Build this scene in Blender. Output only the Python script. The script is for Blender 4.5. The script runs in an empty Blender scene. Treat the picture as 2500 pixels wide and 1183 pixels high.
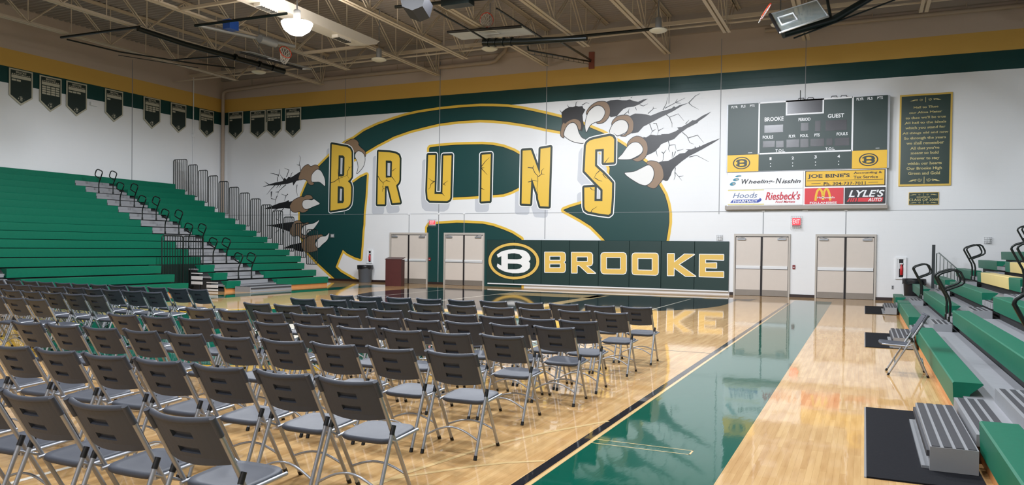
import bpy, bmesh, math, random
from mathutils import Vector, Matrix
from mathutils.geometry import tessellate_polygon

# ---------------------------------------------------------------- camera, world, lights, exposure
SC = bpy.context.scene
COL = SC.collection
D = 28.548            # end wall, metres in front of the camera
LX = -28.55           # side wall behind the pennant bleachers
RX = 9.3              # opposite side wall
NY = -8.0             # near wall behind the camera
F_PX, YAW, PITCH, ROLL, CY = 1889.86, 0.427261, -0.0151936, 0.0124026, 632.544
cd = bpy.data.cameras.new('camera')
cd.sensor_fit = 'HORIZONTAL'; cd.sensor_width = 36.0
cd.lens = F_PX / 2500 * 36.0
cd.shift_y = (CY - 591.5) / 2500
cd.clip_start = 0.05; cd.clip_end = 200
cam = bpy.data.objects.new('camera', cd); COL.objects.link(cam)
_f = Vector((-math.sin(YAW) * math.cos(PITCH), math.cos(YAW) * math.cos(PITCH), math.sin(PITCH)))
_r = Vector((math.cos(YAW), math.sin(YAW), 0)); _u = _r.cross(_f)
_r2 = _r * math.cos(ROLL) + _u * math.sin(ROLL); _u2 = _u * math.cos(ROLL) - _r * math.sin(ROLL)
cam.matrix_world = Matrix(((_r2.x, _u2.x, -_f.x, 0), (_r2.y, _u2.y, -_f.y, 0), (_r2.z, _u2.z, -_f.z, 1.6), (0, 0, 0, 1)))
SC.camera = cam
SC.view_settings.view_transform = 'Standard'; SC.view_settings.look = 'None'
SC.view_settings.gamma = 1.0; SC.view_settings.use_curve_mapping = False
SC.view_settings.exposure = 0.0
wd = bpy.data.worlds.new('world'); SC.world = wd; wd.use_nodes = True
wd.node_tree.nodes['Background'].inputs[0].default_value = (0.5, 0.52, 0.55, 1)
wd.node_tree.nodes['Background'].inputs[1].default_value = 0.02

LAMP_W = 1420.0
def bay_light(x, y, z, k=1., r=0.28):
    """wide-beam bay lamp: full output below the rim of its shade, nothing above it"""
    l = bpy.data.lights.new('bay_light', 'SPOT'); l.energy = LAMP_W * k; l.shadow_soft_size = r
    l.spot_size = math.radians(180); l.spot_blend = 0.2
    l.color = (0.955, 1.0, 1.07)
    o = bpy.data.objects.new('bay_light', l); COL.objects.link(o); o.location = (x, y, z)
    return o
# the lit high bays of the hall (only the first is inside the frame; the last is added to fill the chair backs)
for bx, by, bz, k in ((-14.79, 17.54, 7.40, .85), (-9.6, 17.5, 8.6, 1.25), (-4.4, 17.5, 8.6, 1.1), (-9.6, 12.3, 8.6, 1.), (-4.4, 12.3, 8.6, .9), (.8, 12.3, 7.8, .35),
                      (-4.4, 7.0, 8.2, .5), (.8, 7.0, 7.8, .45), (-9.6, 7.0, 8.2, .4), (-4.4, 1.8, 8.2, .4), (.8, 1.8, 8.2, .3), (-9.6, 1.8, 8.2, .35), (-4.4, -4.5, 8.2, .7)):
    bay_light(bx, by, bz, k)

# traced outlines of the flat graphics, in metres on the wall; chair places in metres on the floor
DATA = {"letters":{"B":{"g":[[-22.019,6.17],[-21.573,6.085],[-21.174,6.01],[-21.017,5.926],[-20.928,5.779],[-20.916,5.223],[-20.916,4.666],[-21.002,4.553],[-21.114,4.474],[-20.986,4.367],[-20.927,4.203],[-20.934,3.797],[-20.943,3.611],[-20.981,3.449],[-21.087,3.329],[-21.257,3.266],[-22.059,3.168],[-22.044,4.461]],
"h":[[[-21.631,5.655],[-21.397,5.639],[-21.305,5.561],[-21.312,5.143],[-21.316,4.747],[-21.443,4.692],[-21.644,4.709]],[[-21.662,4.265],[-21.438,4.249],[-21.329,4.188],[-21.312,3.605],[-21.373,3.5],[-21.673,3.492]]],
"w":[[[-21.524,5.534],[-21.41,5.519],[-21.43,4.797],[-21.536,4.811]],[[-21.537,4.157],[-21.423,4.143],[-21.445,3.606],[-21.554,3.62]]]},"R":{"g":[[-19.493,5.733],[-18.93,5.682],[-18.609,5.619],[-18.448,5.534],[-18.388,5.386],[-18.396,4.465],[-18.434,4.353],[-18.566,4.232],[-18.344,3.491],[-18.743,3.462],[-18.966,4.208],[-19.133,4.212],[-19.14,3.422],[-19.526,3.427]],
"h":[[[-19.109,5.333],[-18.845,5.319],[-18.786,5.265],[-18.797,4.588],[-19.1,4.584]]],
"w":[[[-19.013,5.228],[-18.871,5.216],[-18.886,4.658],[-19.02,4.673]]]},"U":{"g":[[-16.969,5.489],[-16.615,5.48],[-16.638,3.828],[-16.259,3.815],[-16.229,5.439],[-15.837,5.435],[-15.87,3.667],[-15.911,3.576],[-16.03,3.516],[-16.863,3.545],[-16.972,3.64],[-17.009,3.972]],
"h":[],
"w":[]},"I":{"g":[[-14.415,5.403],[-14.003,5.414],[-14.025,3.495],[-14.413,3.479]],
"h":[],
"w":[]},"N":{"g":[[-12.581,5.495],[-12.218,5.505],[-11.823,4.539],[-11.803,5.536],[-11.377,5.584],[-11.422,3.24],[-11.782,3.258],[-11.876,3.538],[-11.901,3.725],[-12.18,4.405],[-12.218,3.352],[-12.598,3.371]],
"h":[],
"w":[]},"S":{"g":[[-8.769,5.77],[-8.77,4.9],[-9.175,4.89],[-9.177,5.427],[-9.522,5.421],[-9.523,4.785],[-9.342,4.62],[-9.216,4.516],[-8.984,4.281],[-8.826,4.108],[-8.829,3.587],[-8.84,3.382],[-8.868,2.96],[-8.948,2.899],[-9.321,2.946],[-9.787,3.035],[-9.889,3.104],[-9.927,3.224],[-9.945,3.961],[-9.521,3.976],[-9.524,3.431],[-9.203,3.427],[-9.203,3.861],[-9.217,3.878],[-9.578,4.226],[-9.943,4.597],[-9.904,5.582],[-9.853,5.69],[-9.738,5.775],[-9.57,5.818],[-8.946,5.914],[-8.832,5.872]],
"h":[],
"w":[[[-9.412,3.938],[-9.327,3.85],[-9.304,3.53],[-9.425,3.525]]]}},"emblem":[[-21.895,-0.1],[-21.747,0.081],[-22.715,0.775],[-23.324,1.273],[-23.661,1.931],[-23.788,2.688],[-23.793,3.161],[-23.691,3.889],[-23.411,4.421],[-22.693,5.211],[-22.172,5.617],[-21.287,6.189],[-20.832,6.351],[-20.281,6.653],[-19.584,6.891],[-18.726,7.095],[-18.178,7.207],[-17.475,7.297],[-16.456,7.368],[-15.527,7.392],[-14.531,7.383],[-13.911,7.34],[-13.272,7.275],[-12.718,7.174],[-12.171,7.042],[-11.578,6.884],[-10.968,6.711],[-10.096,6.413],[-9.232,6.03],[-8.619,5.661],[-8.267,5.429],[-7.925,5.194],[-7.641,4.922],[-7.5,4.809],[-7.015,3.985],[-6.809,3.631],[-6.687,3.255],[-6.633,2.93],[-6.628,2.601],[-6.671,2.239],[-6.731,1.881],[-9.017,1.862],[-9.076,1.934],[-9.309,2.163],[-9.637,2.469],[-10.076,2.731],[-10.477,2.94],[-10.779,3.095],[-10.523,3.189],[-10.101,3.304],[-9.388,3.596],[-8.985,4.06],[-8.912,4.684],[-9.166,5.242],[-9.752,5.739],[-10.429,6.073],[-10.978,6.213],[-11.57,6.34],[-12.168,6.493],[-12.711,6.606],[-13.268,6.711],[-13.904,6.805],[-14.528,6.859],[-15.521,6.863],[-16.449,6.81],[-17.054,6.72],[-17.877,6.586],[-18.717,6.377],[-19.574,6.041],[-20.16,5.77],[-21.232,5.252],[-21.45,4.707],[-20.843,4.38],[-20.448,4.608],[-20.124,4.726],[-20.183,3.767],[-20.27,3.024],[-20.28,2.542],[-20.315,2.315],[-20.362,1.623],[-20.412,1.032],[-20.678,1.09],[-21.102,1.254],[-21.375,1.436],[-21.59,1.019],[-21.782,0.61],[-21.492,0.393],[-20.808,0.085],[-20.506,-0.058]],
"counters":[[[-16.916,5.76],[-16.89,5.794],[-16.435,5.83],[-15.702,5.847],[-15.121,5.838],[-14.397,5.815],[-13.92,5.766],[-13.448,5.661],[-12.985,5.484],[-12.729,5.337],[-12.528,5.093],[-12.433,4.761],[-12.481,4.335],[-12.733,4.032],[-13.076,3.881],[-13.423,3.781],[-13.869,3.757],[-14.521,3.728],[-15.093,3.703],[-15.708,3.686],[-16.904,3.68]],[[-16.945,-0.125],[-16.977,2.39],[-16.889,2.512],[-16.393,2.547],[-15.571,2.59],[-15.079,2.579],[-14.354,2.548],[-13.876,2.46],[-13.403,2.313],[-13.007,2.161],[-12.61,1.932],[-12.583,-0.066]]],
"claws":[{"t":[[-25.98,4.345],[-25.665,4.437],[-25.29,4.514],[-24.825,4.576],[-24.734,4.731],[-24.61,4.643],[-24.488,4.761],[-24.335,4.733],[-23.912,4.938],[-23.777,5.006],[-23.788,4.599],[-24.029,4.556],[-24.209,4.344],[-24.241,4.501],[-24.577,4.437],[-25.133,4.388],[-25.664,4.388]],
"b":[[-23.909,4.626],[-23.895,4.721],[-23.851,4.84],[-23.733,5.076],[-23.554,5.238],[-23.346,5.303],[-23.196,5.203],[-22.989,5.268],[-22.811,5.238],[-22.707,5.093],[-22.839,5.049],[-23.044,4.913],[-23.161,4.726],[-23.129,4.535],[-22.995,4.412],[-23.127,4.344],[-23.306,4.396],[-23.427,4.566],[-23.608,4.63],[-23.788,4.599]],
"n":[[-23.161,4.726],[-23.118,4.844],[-23.044,4.925],[-22.839,5.061],[-22.632,4.996],[-22.484,4.802],[-22.379,4.564],[-22.376,4.28],[-22.538,4.378],[-22.715,4.477],[-22.951,4.483],[-23.144,4.511]]},{"t":[[-25.938,3.299],[-25.435,3.429],[-25.031,3.546],[-24.63,3.614],[-24.477,3.684],[-24.446,3.599],[-24.233,3.633],[-24.32,3.271],[-24.75,3.324],[-25.122,3.279],[-25.748,3.273]],
"b":[[-24.383,3.441],[-24.233,3.633],[-24.021,3.75],[-23.72,3.841],[-23.599,3.816],[-23.421,3.908],[-23.182,3.88],[-23.061,3.736],[-23.299,3.691],[-23.538,3.671],[-23.671,3.529],[-23.624,3.337],[-23.473,3.251],[-23.294,3.238],[-23.472,3.12],[-23.682,3.086],[-23.833,3.147],[-24.075,3.1],[-24.289,3.174],[-24.398,3.369]],
"n":[[-23.671,3.505],[-23.598,3.648],[-23.359,3.692],[-23.12,3.665],[-23.002,3.711],[-22.824,3.613],[-22.66,3.481],[-22.998,3.366],[-23.354,3.25],[-23.534,3.264],[-23.64,3.361]]},{"t":[[-25.867,2.511],[-25.27,2.547],[-24.743,2.62],[-24.131,2.667],[-24.309,2.184],[-24.74,2.304],[-25.175,2.425],[-25.583,2.474]],
"b":[[-24.356,2.28],[-24.252,2.522],[-24.071,2.703],[-23.768,2.714],[-23.707,2.642],[-23.497,2.617],[-23.347,2.641],[-23.287,2.593],[-23.645,2.474],[-23.719,2.282],[-23.672,2.09],[-23.521,2.043],[-23.282,2.044],[-23.43,1.923],[-23.7,1.922],[-23.912,2.029],[-24.155,1.991],[-24.324,2.087]],
"n":[[-23.703,2.21],[-23.615,2.45],[-23.376,2.545],[-23.049,2.593],[-22.814,2.687],[-22.726,2.746],[-22.696,2.699],[-22.812,2.545],[-22.988,2.355],[-23.283,2.187],[-23.431,2.067],[-23.611,2.078]]},{"t":[[-24.793,1.428],[-24.303,1.604],[-23.698,1.705],[-23.635,1.466],[-23.573,1.275],[-24.027,1.341],[-24.18,1.436]],
"b":[[-23.697,1.609],[-23.579,1.85],[-23.371,1.995],[-23.103,2.045],[-22.807,2.07],[-22.543,2.095],[-22.483,2.0],[-22.747,1.927],[-22.922,1.76],[-22.89,1.57],[-22.741,1.374],[-23.273,1.255],[-23.574,1.347]],
"n":[[-22.891,1.665],[-22.775,1.856],[-22.571,2.0],[-22.308,2.025],[-22.135,2.167],[-22.12,2.096],[-22.219,1.836],[-22.508,1.621],[-22.683,1.477],[-22.831,1.499]]},{"t":[],
"b":[[-21.289,6.189],[-21.148,6.275],[-20.895,6.357],[-20.67,6.3],[-20.543,6.156],[-20.556,6.087],[-20.415,5.943],[-20.247,5.821],[-20.163,5.68],[-20.189,5.543],[-20.273,5.638],[-20.385,5.758],[-20.581,5.811],[-20.748,5.726],[-21.002,5.828],[-21.174,6.068]],
"n":[[-20.719,5.701],[-20.581,5.811],[-20.385,5.758],[-20.259,5.638],[-20.201,5.452],[-20.24,5.2],[-20.377,4.998],[-20.639,4.798],[-20.572,5.073],[-20.632,5.352],[-20.746,5.541]]},{"t":[[-10.938,6.927],[-10.798,7.04],[-10.626,7.12],[-10.453,7.109],[-10.346,7.149],[-10.217,7.115],[-10.068,7.125],[-10.035,7.033],[-9.949,6.977],[-10.063,6.773],[-10.039,6.57],[-9.993,6.366],[-10.075,6.129],[-10.248,6.259],[-10.638,6.442],[-10.898,6.456]],
"b":[[-10.877,6.495],[-10.823,6.543],[-10.779,6.49],[-10.661,6.575],[-10.425,6.653],[-10.231,6.601],[-10.122,6.474],[-10.109,6.272],[-10.161,6.184],[-10.237,6.258],[-10.281,6.382],[-10.423,6.501],[-10.573,6.479],[-10.765,6.286],[-10.839,6.086],[-10.815,5.943],[-10.869,5.935],[-10.969,6.052],[-10.93,6.376]],
"n":[[-10.423,6.501],[-10.281,6.362],[-10.203,6.115],[-10.072,5.907],[-9.9,5.809],[-9.983,5.682],[-10.24,5.703],[-10.499,5.786],[-10.717,5.918],[-10.827,6.045],[-10.765,6.286],[-10.616,6.461]]},{"t":[[-9.124,7.214],[-8.939,7.271],[-8.651,7.271],[-8.487,7.24],[-8.304,7.228],[-8.183,7.249],[-8.021,7.179],[-7.86,7.139],[-7.661,7.214],[-7.483,7.231],[-7.66,7.136],[-7.818,7.039],[-8.018,6.974],[-8.3,6.953],[-8.441,6.893],[-8.562,6.782],[-8.683,6.651],[-8.929,6.626],[-9.035,6.791]],
"b":[[-9.893,6.783],[-9.895,6.903],[-9.75,7.095],[-9.52,7.23],[-9.332,7.257],[-9.124,7.223],[-8.987,7.066],[-8.943,6.865],[-8.981,6.669],[-9.134,6.479],[-9.299,6.409],[-9.445,6.407],[-9.478,6.468],[-9.322,6.52],[-9.179,6.7],[-9.16,6.878],[-9.246,7.023],[-9.414,7.103],[-9.581,7.084],[-9.748,6.974]],
"n":[[-9.581,7.074],[-9.414,7.103],[-9.246,7.023],[-9.15,6.858],[-9.189,6.681],[-9.322,6.52],[-9.509,6.47],[-9.697,6.391],[-9.801,6.256],[-9.894,6.09],[-9.949,6.264],[-9.952,6.445],[-9.892,6.722],[-9.789,6.917]]},{"t":[[-8.168,6.631],[-7.968,6.707],[-7.727,6.683],[-7.528,6.642],[-7.369,6.593],[-7.192,6.651],[-6.978,6.724],[-6.765,6.769],[-6.591,6.816],[-6.496,6.886],[-6.438,6.844],[-6.305,6.912],[-5.963,6.975],[-6.209,6.887],[-6.513,6.715],[-6.782,6.597],[-7.052,6.478],[-7.404,6.305],[-7.64,6.201],[-7.837,5.997],[-8.097,5.961],[-8.08,6.146],[-8.124,6.423]],
"b":[[-8.873,6.326],[-8.854,6.464],[-8.682,6.632],[-8.458,6.678],[-8.214,6.643],[-8.05,6.458],[-8.017,6.26],[-8.064,6.028],[-8.264,5.91],[-8.344,5.865],[-8.528,5.893],[-8.326,5.962],[-8.227,6.154],[-8.219,6.31],[-8.333,6.454],[-8.537,6.505],[-8.741,6.437]],
"n":[[-8.962,6.053],[-8.883,6.287],[-8.741,6.437],[-8.537,6.505],[-8.333,6.454],[-8.229,6.291],[-8.227,6.154],[-8.306,6.02],[-8.468,5.95],[-8.651,5.899],[-8.775,5.984]]},{"t":[[-7.634,5.811],[-7.534,5.787],[-7.358,5.885],[-7.16,5.847],[-6.945,5.855],[-6.965,5.885],[-6.673,5.881],[-6.424,5.964],[-6.31,6.034],[-6.378,6.095],[-6.196,6.114],[-5.97,6.226],[-5.82,6.331],[-5.707,6.325],[-5.447,6.48],[-5.142,6.603],[-5.353,6.437],[-5.594,6.281],[-5.63,6.226],[-6.005,6.057],[-6.288,5.862],[-6.477,5.679],[-6.689,5.612],[-6.959,5.509],[-7.036,5.397],[-7.19,5.248],[-7.347,5.171],[-7.623,5.071],[-7.629,5.441],[-7.671,5.638]],
"b":[[-8.252,5.491],[-8.234,5.628],[-8.095,5.778],[-7.895,5.857],[-7.674,5.788],[-7.512,5.615],[-7.459,5.399],[-7.485,5.167],[-7.621,4.977],[-7.82,4.896],[-7.941,4.92],[-8.042,4.982],[-7.842,5.063],[-7.665,5.232],[-7.647,5.329],[-7.689,5.467],[-7.81,5.589],[-7.951,5.635],[-8.112,5.583]],
"n":[[-8.622,5.023],[-8.451,5.204],[-8.252,5.471],[-8.092,5.602],[-7.931,5.634],[-7.79,5.588],[-7.669,5.447],[-7.646,5.309],[-7.724,5.176],[-7.923,5.066],[-8.103,4.994],[-8.346,4.983]]},{"t":[[-7.105,4.823],[-6.91,4.874],[-6.677,4.886],[-6.505,4.975],[-6.258,5.138],[-6.067,5.15],[-5.954,5.25],[-6.05,5.283],[-5.841,5.274],[-5.719,5.316],[-5.711,5.382],[-5.672,5.324],[-5.56,5.347],[-5.542,5.413],[-5.513,5.364],[-5.43,5.408],[-5.134,5.527],[-4.795,5.633],[-5.059,5.467],[-5.428,5.266],[-5.688,5.135],[-5.913,5.03],[-6.177,4.849],[-6.404,4.665],[-6.536,4.497],[-6.572,4.364],[-6.685,4.155],[-6.763,4.138],[-6.9,4.199],[-6.983,4.491],[-7.025,4.724]],
"b":[[-7.5,4.807],[-7.441,4.893],[-7.284,4.907],[-7.086,4.852],[-6.927,4.701],[-6.856,4.487],[-6.852,4.256],[-6.995,4.047],[-7.13,3.895],[-7.248,3.868],[-7.387,3.92],[-7.467,3.989],[-7.292,4.151],[-7.215,4.304],[-7.208,4.478],[-7.26,4.635],[-7.38,4.735]],
"n":[[-8.338,4.452],[-8.308,4.5],[-7.975,4.53],[-7.736,4.63],[-7.499,4.739],[-7.38,4.745],[-7.26,4.635],[-7.208,4.459],[-7.234,4.265],[-7.33,4.093],[-7.507,3.99],[-7.727,4.034],[-7.969,4.167],[-8.214,4.33]]}],
"cracksL":[[[-23.777,5.006],[-23.825,5.247],[-23.856,5.32],[-23.799,5.63],[-23.86,5.728]],[[-23.855,5.284],[-24.007,5.313]],[[-25.134,4.559],[-25.151,4.705],[-25.075,4.849],[-25.0,5.066],[-25.031,5.14]],[[-25.075,4.849],[-25.356,4.93],[-25.576,4.961]],[[-24.611,4.764],[-24.461,5.074],[-24.738,5.18]],[[-24.351,4.757],[-24.322,4.901],[-24.216,4.971]],[[-24.764,4.623],[-24.982,4.871]],[[-25.665,4.437],[-25.919,4.578]],[[-25.288,4.392],[-25.506,4.225],[-25.786,3.961]],[[-24.638,4.402],[-24.852,4.261],[-25.068,4.095],[-25.158,3.845]],[[-25.067,4.07],[-25.254,4.062]],[[-23.982,4.387],[-24.025,4.099],[-23.931,3.857]],[[-24.511,3.963],[-24.618,3.892],[-24.911,3.97]],[[-25.071,4.387],[-25.225,4.244]],[[-24.947,4.396],[-25.038,4.265]],[[-25.822,4.367],[-26.011,4.334]],[[-25.473,4.115],[-25.502,3.851]],[[-25.159,3.889],[-25.25,3.695],[-25.279,3.476]],[[-24.618,3.904],[-24.723,3.639]],[[-25.517,3.772],[-25.25,3.707]],[[-25.52,4.091],[-25.517,3.772]],[[-24.366,3.248],[-24.379,3.006],[-24.316,2.861],[-24.193,2.715]],[[-24.75,3.324],[-24.964,3.083],[-25.054,2.767]],[[-25.122,3.279],[-25.433,3.208]],[[-25.21,2.816],[-24.992,2.718]],[[-25.019,2.303],[-25.266,2.156]],[[-24.802,2.28],[-24.738,2.085]]],
"cracksR":[[[-10.938,6.927],[-11.016,7.033]],[[-10.647,7.122],[-10.692,7.216]],[[-10.346,7.149],[-10.337,7.274],[-10.284,7.311]],[[-10.09,7.157],[-9.921,7.246],[-9.793,7.198]],[[-8.57,7.315],[-8.55,7.363]],[[-8.144,7.305],[-8.084,7.35]],[[-7.798,7.028],[-7.658,6.97],[-7.48,7.046]],[[-8.398,6.694],[-8.237,6.802],[-8.198,6.917]],[[-8.237,6.802],[-8.205,6.702]],[[-7.957,6.941],[-7.915,6.821]],[[-7.474,6.677],[-7.28,6.84],[-7.142,6.86]],[[-7.28,6.84],[-7.271,6.917]],[[-6.911,6.778],[-6.788,7.001],[-6.743,7.228]],[[-6.843,6.832],[-6.44,7.016],[-6.099,7.165]],[[-6.45,7.017],[-6.375,7.146]],[[-6.421,7.006],[-6.248,6.975]],[[-5.963,6.975],[-5.721,7.215],[-5.553,7.288]],[[-5.963,6.975],[-5.847,6.864],[-5.6,6.716]],[[-6.782,6.597],[-6.664,6.494],[-6.338,6.599],[-6.124,6.329]],[[-6.664,6.494],[-6.563,6.258],[-6.561,6.105]],[[-7.403,6.285],[-7.301,6.008],[-7.358,5.895]],[[-7.301,6.008],[-7.164,6.079]],[[-7.266,6.297],[-7.148,6.291],[-7.065,6.016],[-7.101,5.844]],[[-7.065,6.016],[-6.871,6.112]],[[-6.065,6.212],[-5.934,6.357]],[[-6.174,5.913],[-6.0,5.752],[-5.902,5.52],[-5.75,5.456]],[[-5.961,5.693],[-5.623,5.781],[-5.394,5.497]],[[-6.689,5.612],[-6.647,5.457],[-6.435,5.467],[-6.394,5.255]],[[-6.647,5.457],[-6.684,5.324],[-6.624,5.206]],[[-7.152,5.289],[-7.089,5.055]],[[-6.935,5.223],[-6.866,5.162],[-6.872,4.931],[-6.949,4.837]],[[-6.866,5.162],[-6.761,5.293]],[[-6.528,5.206],[-6.543,4.977]],[[-6.412,5.221],[-6.505,4.995]],[[-5.912,4.992],[-5.649,5.048],[-5.197,4.796]],[[-6.413,4.627],[-6.429,4.455],[-6.165,4.142]],[[-6.429,4.455],[-6.417,4.302],[-6.463,4.169]],[[-6.283,4.298],[-6.111,4.313]],[[-6.355,5.238],[-6.126,5.295]]],
"cracksT":[[[-22.058,4.426],[-21.842,4.48],[-21.614,4.615],[-21.386,4.667],[-21.16,4.743],[-21.016,4.553]],[[-21.614,4.615],[-21.676,5.037]],[[-21.614,4.615],[-21.569,4.403]],[[-21.16,4.743],[-21.133,4.928],[-21.022,5.087],[-20.896,5.129]],[[-21.022,5.064],[-21.093,5.136]],[[-19.513,4.675],[-19.375,4.466],[-19.238,4.372],[-19.077,4.459],[-18.998,4.57]],[[-19.238,4.372],[-19.21,4.258]],[[-19.077,4.459],[-18.861,4.397]],[[-18.783,4.61],[-18.581,4.379]],[[-18.773,4.858],[-18.575,4.987]],[[-19.25,4.236],[-19.235,4.122],[-19.127,4.097]],[[-19.235,4.099],[-19.274,3.964]],[[-16.619,4.355],[-16.772,4.38],[-16.939,4.506]],[[-16.67,4.345],[-16.821,4.249],[-16.845,4.117],[-16.946,4.031]],[[-16.214,4.236],[-16.115,4.299],[-15.991,4.372]],[[-16.214,4.236],[-16.101,4.178]],[[-16.259,3.842],[-16.145,3.731]],[[-14.42,4.922],[-14.244,5.13],[-14.067,5.272]],[[-14.42,4.858],[-14.288,4.864]],[[-14.419,4.836],[-14.286,4.704],[-14.141,4.562]],[[-14.421,4.024],[-14.264,3.957]],[[-12.345,4.814],[-12.129,4.786],[-12.037,4.597],[-11.911,4.469],[-11.897,4.262],[-11.938,3.953],[-11.891,3.807],[-11.9,3.635]],[[-12.129,4.786],[-12.086,4.899]],[[-11.888,4.427],[-11.744,4.537],[-11.611,4.523]],[[-11.744,4.537],[-11.746,4.671],[-11.636,4.771]],[[-12.325,4.231],[-12.077,4.287],[-11.908,4.252]],[[-9.332,4.599],[-9.466,4.483],[-9.568,4.286]],[[-9.516,4.325],[-9.357,4.221],[-9.221,4.187]],[[-9.205,4.476],[-9.109,4.334],[-8.984,4.271]],[[-9.138,4.882],[-8.955,5.104]],[[-9.7,3.948],[-9.625,3.866],[-9.52,3.844]],[[-9.661,2.999],[-9.609,3.101],[-9.414,3.219]]],
"pad":{"rect":[[-14.116,1.898],[-4.44,1.932],[-4.423,0.145]],
"seams":[-12.884,-11.697,-10.502,-9.313,-8.097,-6.881,-5.652],
"B":{"g":[[-11.543,1.428],[-10.797,1.439],[-10.714,1.415],[-10.681,1.348],[-10.677,1.117],[-10.742,1.049],[-10.675,0.979],[-10.672,0.749],[-10.701,0.68],[-10.769,0.654],[-11.532,0.645]],
"h":[[[-11.341,1.285],[-10.877,1.293],[-10.874,1.114],[-11.338,1.105]],[[-11.336,0.981],[-10.873,0.991],[-10.87,0.821],[-11.334,0.811]]]},"R":{"g":[[-10.411,1.435],[-9.697,1.445],[-9.601,1.419],[-9.562,1.35],[-9.557,1.047],[-9.588,0.968],[-9.657,0.939],[-9.817,0.936],[-9.431,0.651],[-9.749,0.649],[-10.09,0.939],[-10.187,0.937],[-10.183,0.647],[-10.4,0.642]],
"h":[[[-10.208,1.279],[-9.752,1.286],[-9.749,1.089],[-10.205,1.08]]]},"O":{"g":[[-9.172,1.42],[-9.09,1.442],[-8.329,1.452],[-8.248,1.418],[-8.222,1.341],[-8.213,0.782],[-8.237,0.688],[-8.317,0.655],[-9.095,0.646],[-9.169,0.68],[-9.202,0.758],[-9.211,1.356]],
"h":[[[-9.006,1.276],[-8.428,1.283],[-8.421,0.824],[-8.999,0.818]]]},"O2":{"g":[[-7.982,1.346],[-7.957,1.416],[-7.886,1.442],[-7.078,1.448],[-7.018,1.42],[-6.998,1.355],[-6.988,0.739],[-7.012,0.673],[-7.075,0.646],[-7.874,0.645],[-7.945,0.668],[-7.972,0.737]],
"h":[[[-7.774,1.264],[-7.208,1.268],[-7.201,0.806],[-7.767,0.805]]]},"K":{"g":[[-6.639,1.439],[-6.399,1.442],[-6.394,1.124],[-6.02,1.432],[-5.664,1.428],[-6.22,1.057],[-5.603,0.636],[-5.968,0.635],[-6.398,0.939],[-6.399,0.645],[-6.626,0.639]],
"h":[]},"E":{"g":[[-5.465,1.431],[-4.617,1.435],[-4.614,1.249],[-5.26,1.258],[-5.258,1.116],[-4.862,1.133],[-4.86,0.958],[-5.256,0.964],[-5.253,0.803],[-4.607,0.819],[-4.604,0.632],[-5.461,0.633]],
"h":[]},"logoB":{"g":[[-13.655,1.303],[-13.451,1.434],[-13.136,1.517],[-12.858,1.543],[-12.512,1.509],[-12.357,1.458],[-12.236,1.356],[-12.159,1.216],[-12.164,1.122],[-12.238,1.058],[-12.172,0.98],[-12.187,0.792],[-12.278,0.696],[-12.431,0.613],[-12.672,0.569],[-12.949,0.562],[-13.3,0.624],[-13.548,0.73],[-13.648,0.823],[-13.622,0.942],[-13.444,0.86],[-13.449,1.242],[-13.607,1.186]],
"h":[[[-13.159,1.342],[-12.995,1.367],[-12.856,1.372],[-12.647,1.334],[-12.518,1.226],[-12.576,1.152],[-12.748,1.127],[-13.156,1.129]],[[-13.153,0.952],[-12.746,0.953],[-12.573,0.925],[-12.513,0.857],[-12.605,0.767],[-12.777,0.722],[-13.15,0.716]]]},"oval":[[-14.033,1.034],[-11.774,1.076],[-12.896,1.789],[-12.876,0.317],[-13.907,1.036],[-11.902,1.073],[-12.895,1.685],[-12.877,0.422]],
"rail":[[-14.047,0.131],[-4.416,0.129]]},"sb":{"left":[-4.504,4.978,-3.453,6.768],
"mid":[-3.437,4.991,-0.448,6.754],
"right":[-0.44,4.972,0.607,6.761],
"yl":[-4.504,4.38,-3.439,4.972],
"strip":[-3.439,4.389,-0.444,4.966],
"yr":[-0.439,4.374,0.615,4.969],
"low":[-4.498,3.168,0.619,4.357],
"shelf":[-4.572,3.047,0.66,3.173],
"clock":[-2.514,6.324,-1.389,6.733],
"disp":[[-1.273,5.677,-0.62,6.021],[-2.064,5.718,-1.821,5.987],[-1.608,5.683,-1.436,6.033],[-0.974,5.161,-0.532,5.418],[-1.241,5.183,-1.054,5.413],[-3.26,5.709,-2.642,5.968],[-3.299,5.203,-2.906,5.416],[-2.866,5.184,-2.615,5.403],[-2.521,5.17,-2.113,5.436],[-2.072,5.151,-1.811,5.441],[-1.747,5.175,-1.314,5.425]],
"ovals":[[[-4.312,4.697],[-3.719,4.677],[-4.02,4.902],[-4.012,4.465]],[[-0.228,4.669],[0.358,4.648],[0.062,4.871],[0.07,4.447]]],
"joe":[-1.898,3.812,0.575,4.335],
"mc":[-1.903,3.21,-0.683,3.747],
"lyle":[-0.641,3.205,0.588,3.747],
"bars":[[-4.468,3.706,-3.238,3.74],[-4.467,3.206,-3.23,3.243]],
"leaves":[[[-4.22,4.225],[-4.013,4.219],[-4.118,4.257],[-4.117,4.187]],[[-4.298,4.104],[-4.09,4.099],[-4.194,4.154],[-4.192,4.05]],[[-4.404,3.959],[-4.202,3.954],[-4.301,4.018],[-4.299,3.891]]],
"swoosh":[[-4.386,3.285],[-4.291,3.392],[-3.41,3.393],[-3.375,3.425],[-3.4,3.454],[-3.333,3.425],[-3.314,3.378],[-3.342,3.328],[-3.431,3.282]],
"arch":[[[-1.554,3.319],[-1.536,3.511],[-1.49,3.667],[-1.422,3.711],[-1.364,3.643],[-1.33,3.507],[-1.313,3.35]],[[-1.313,3.35],[-1.299,3.507],[-1.274,3.641],[-1.219,3.712],[-1.162,3.672],[-1.112,3.515],[-1.088,3.324]]],
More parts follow.
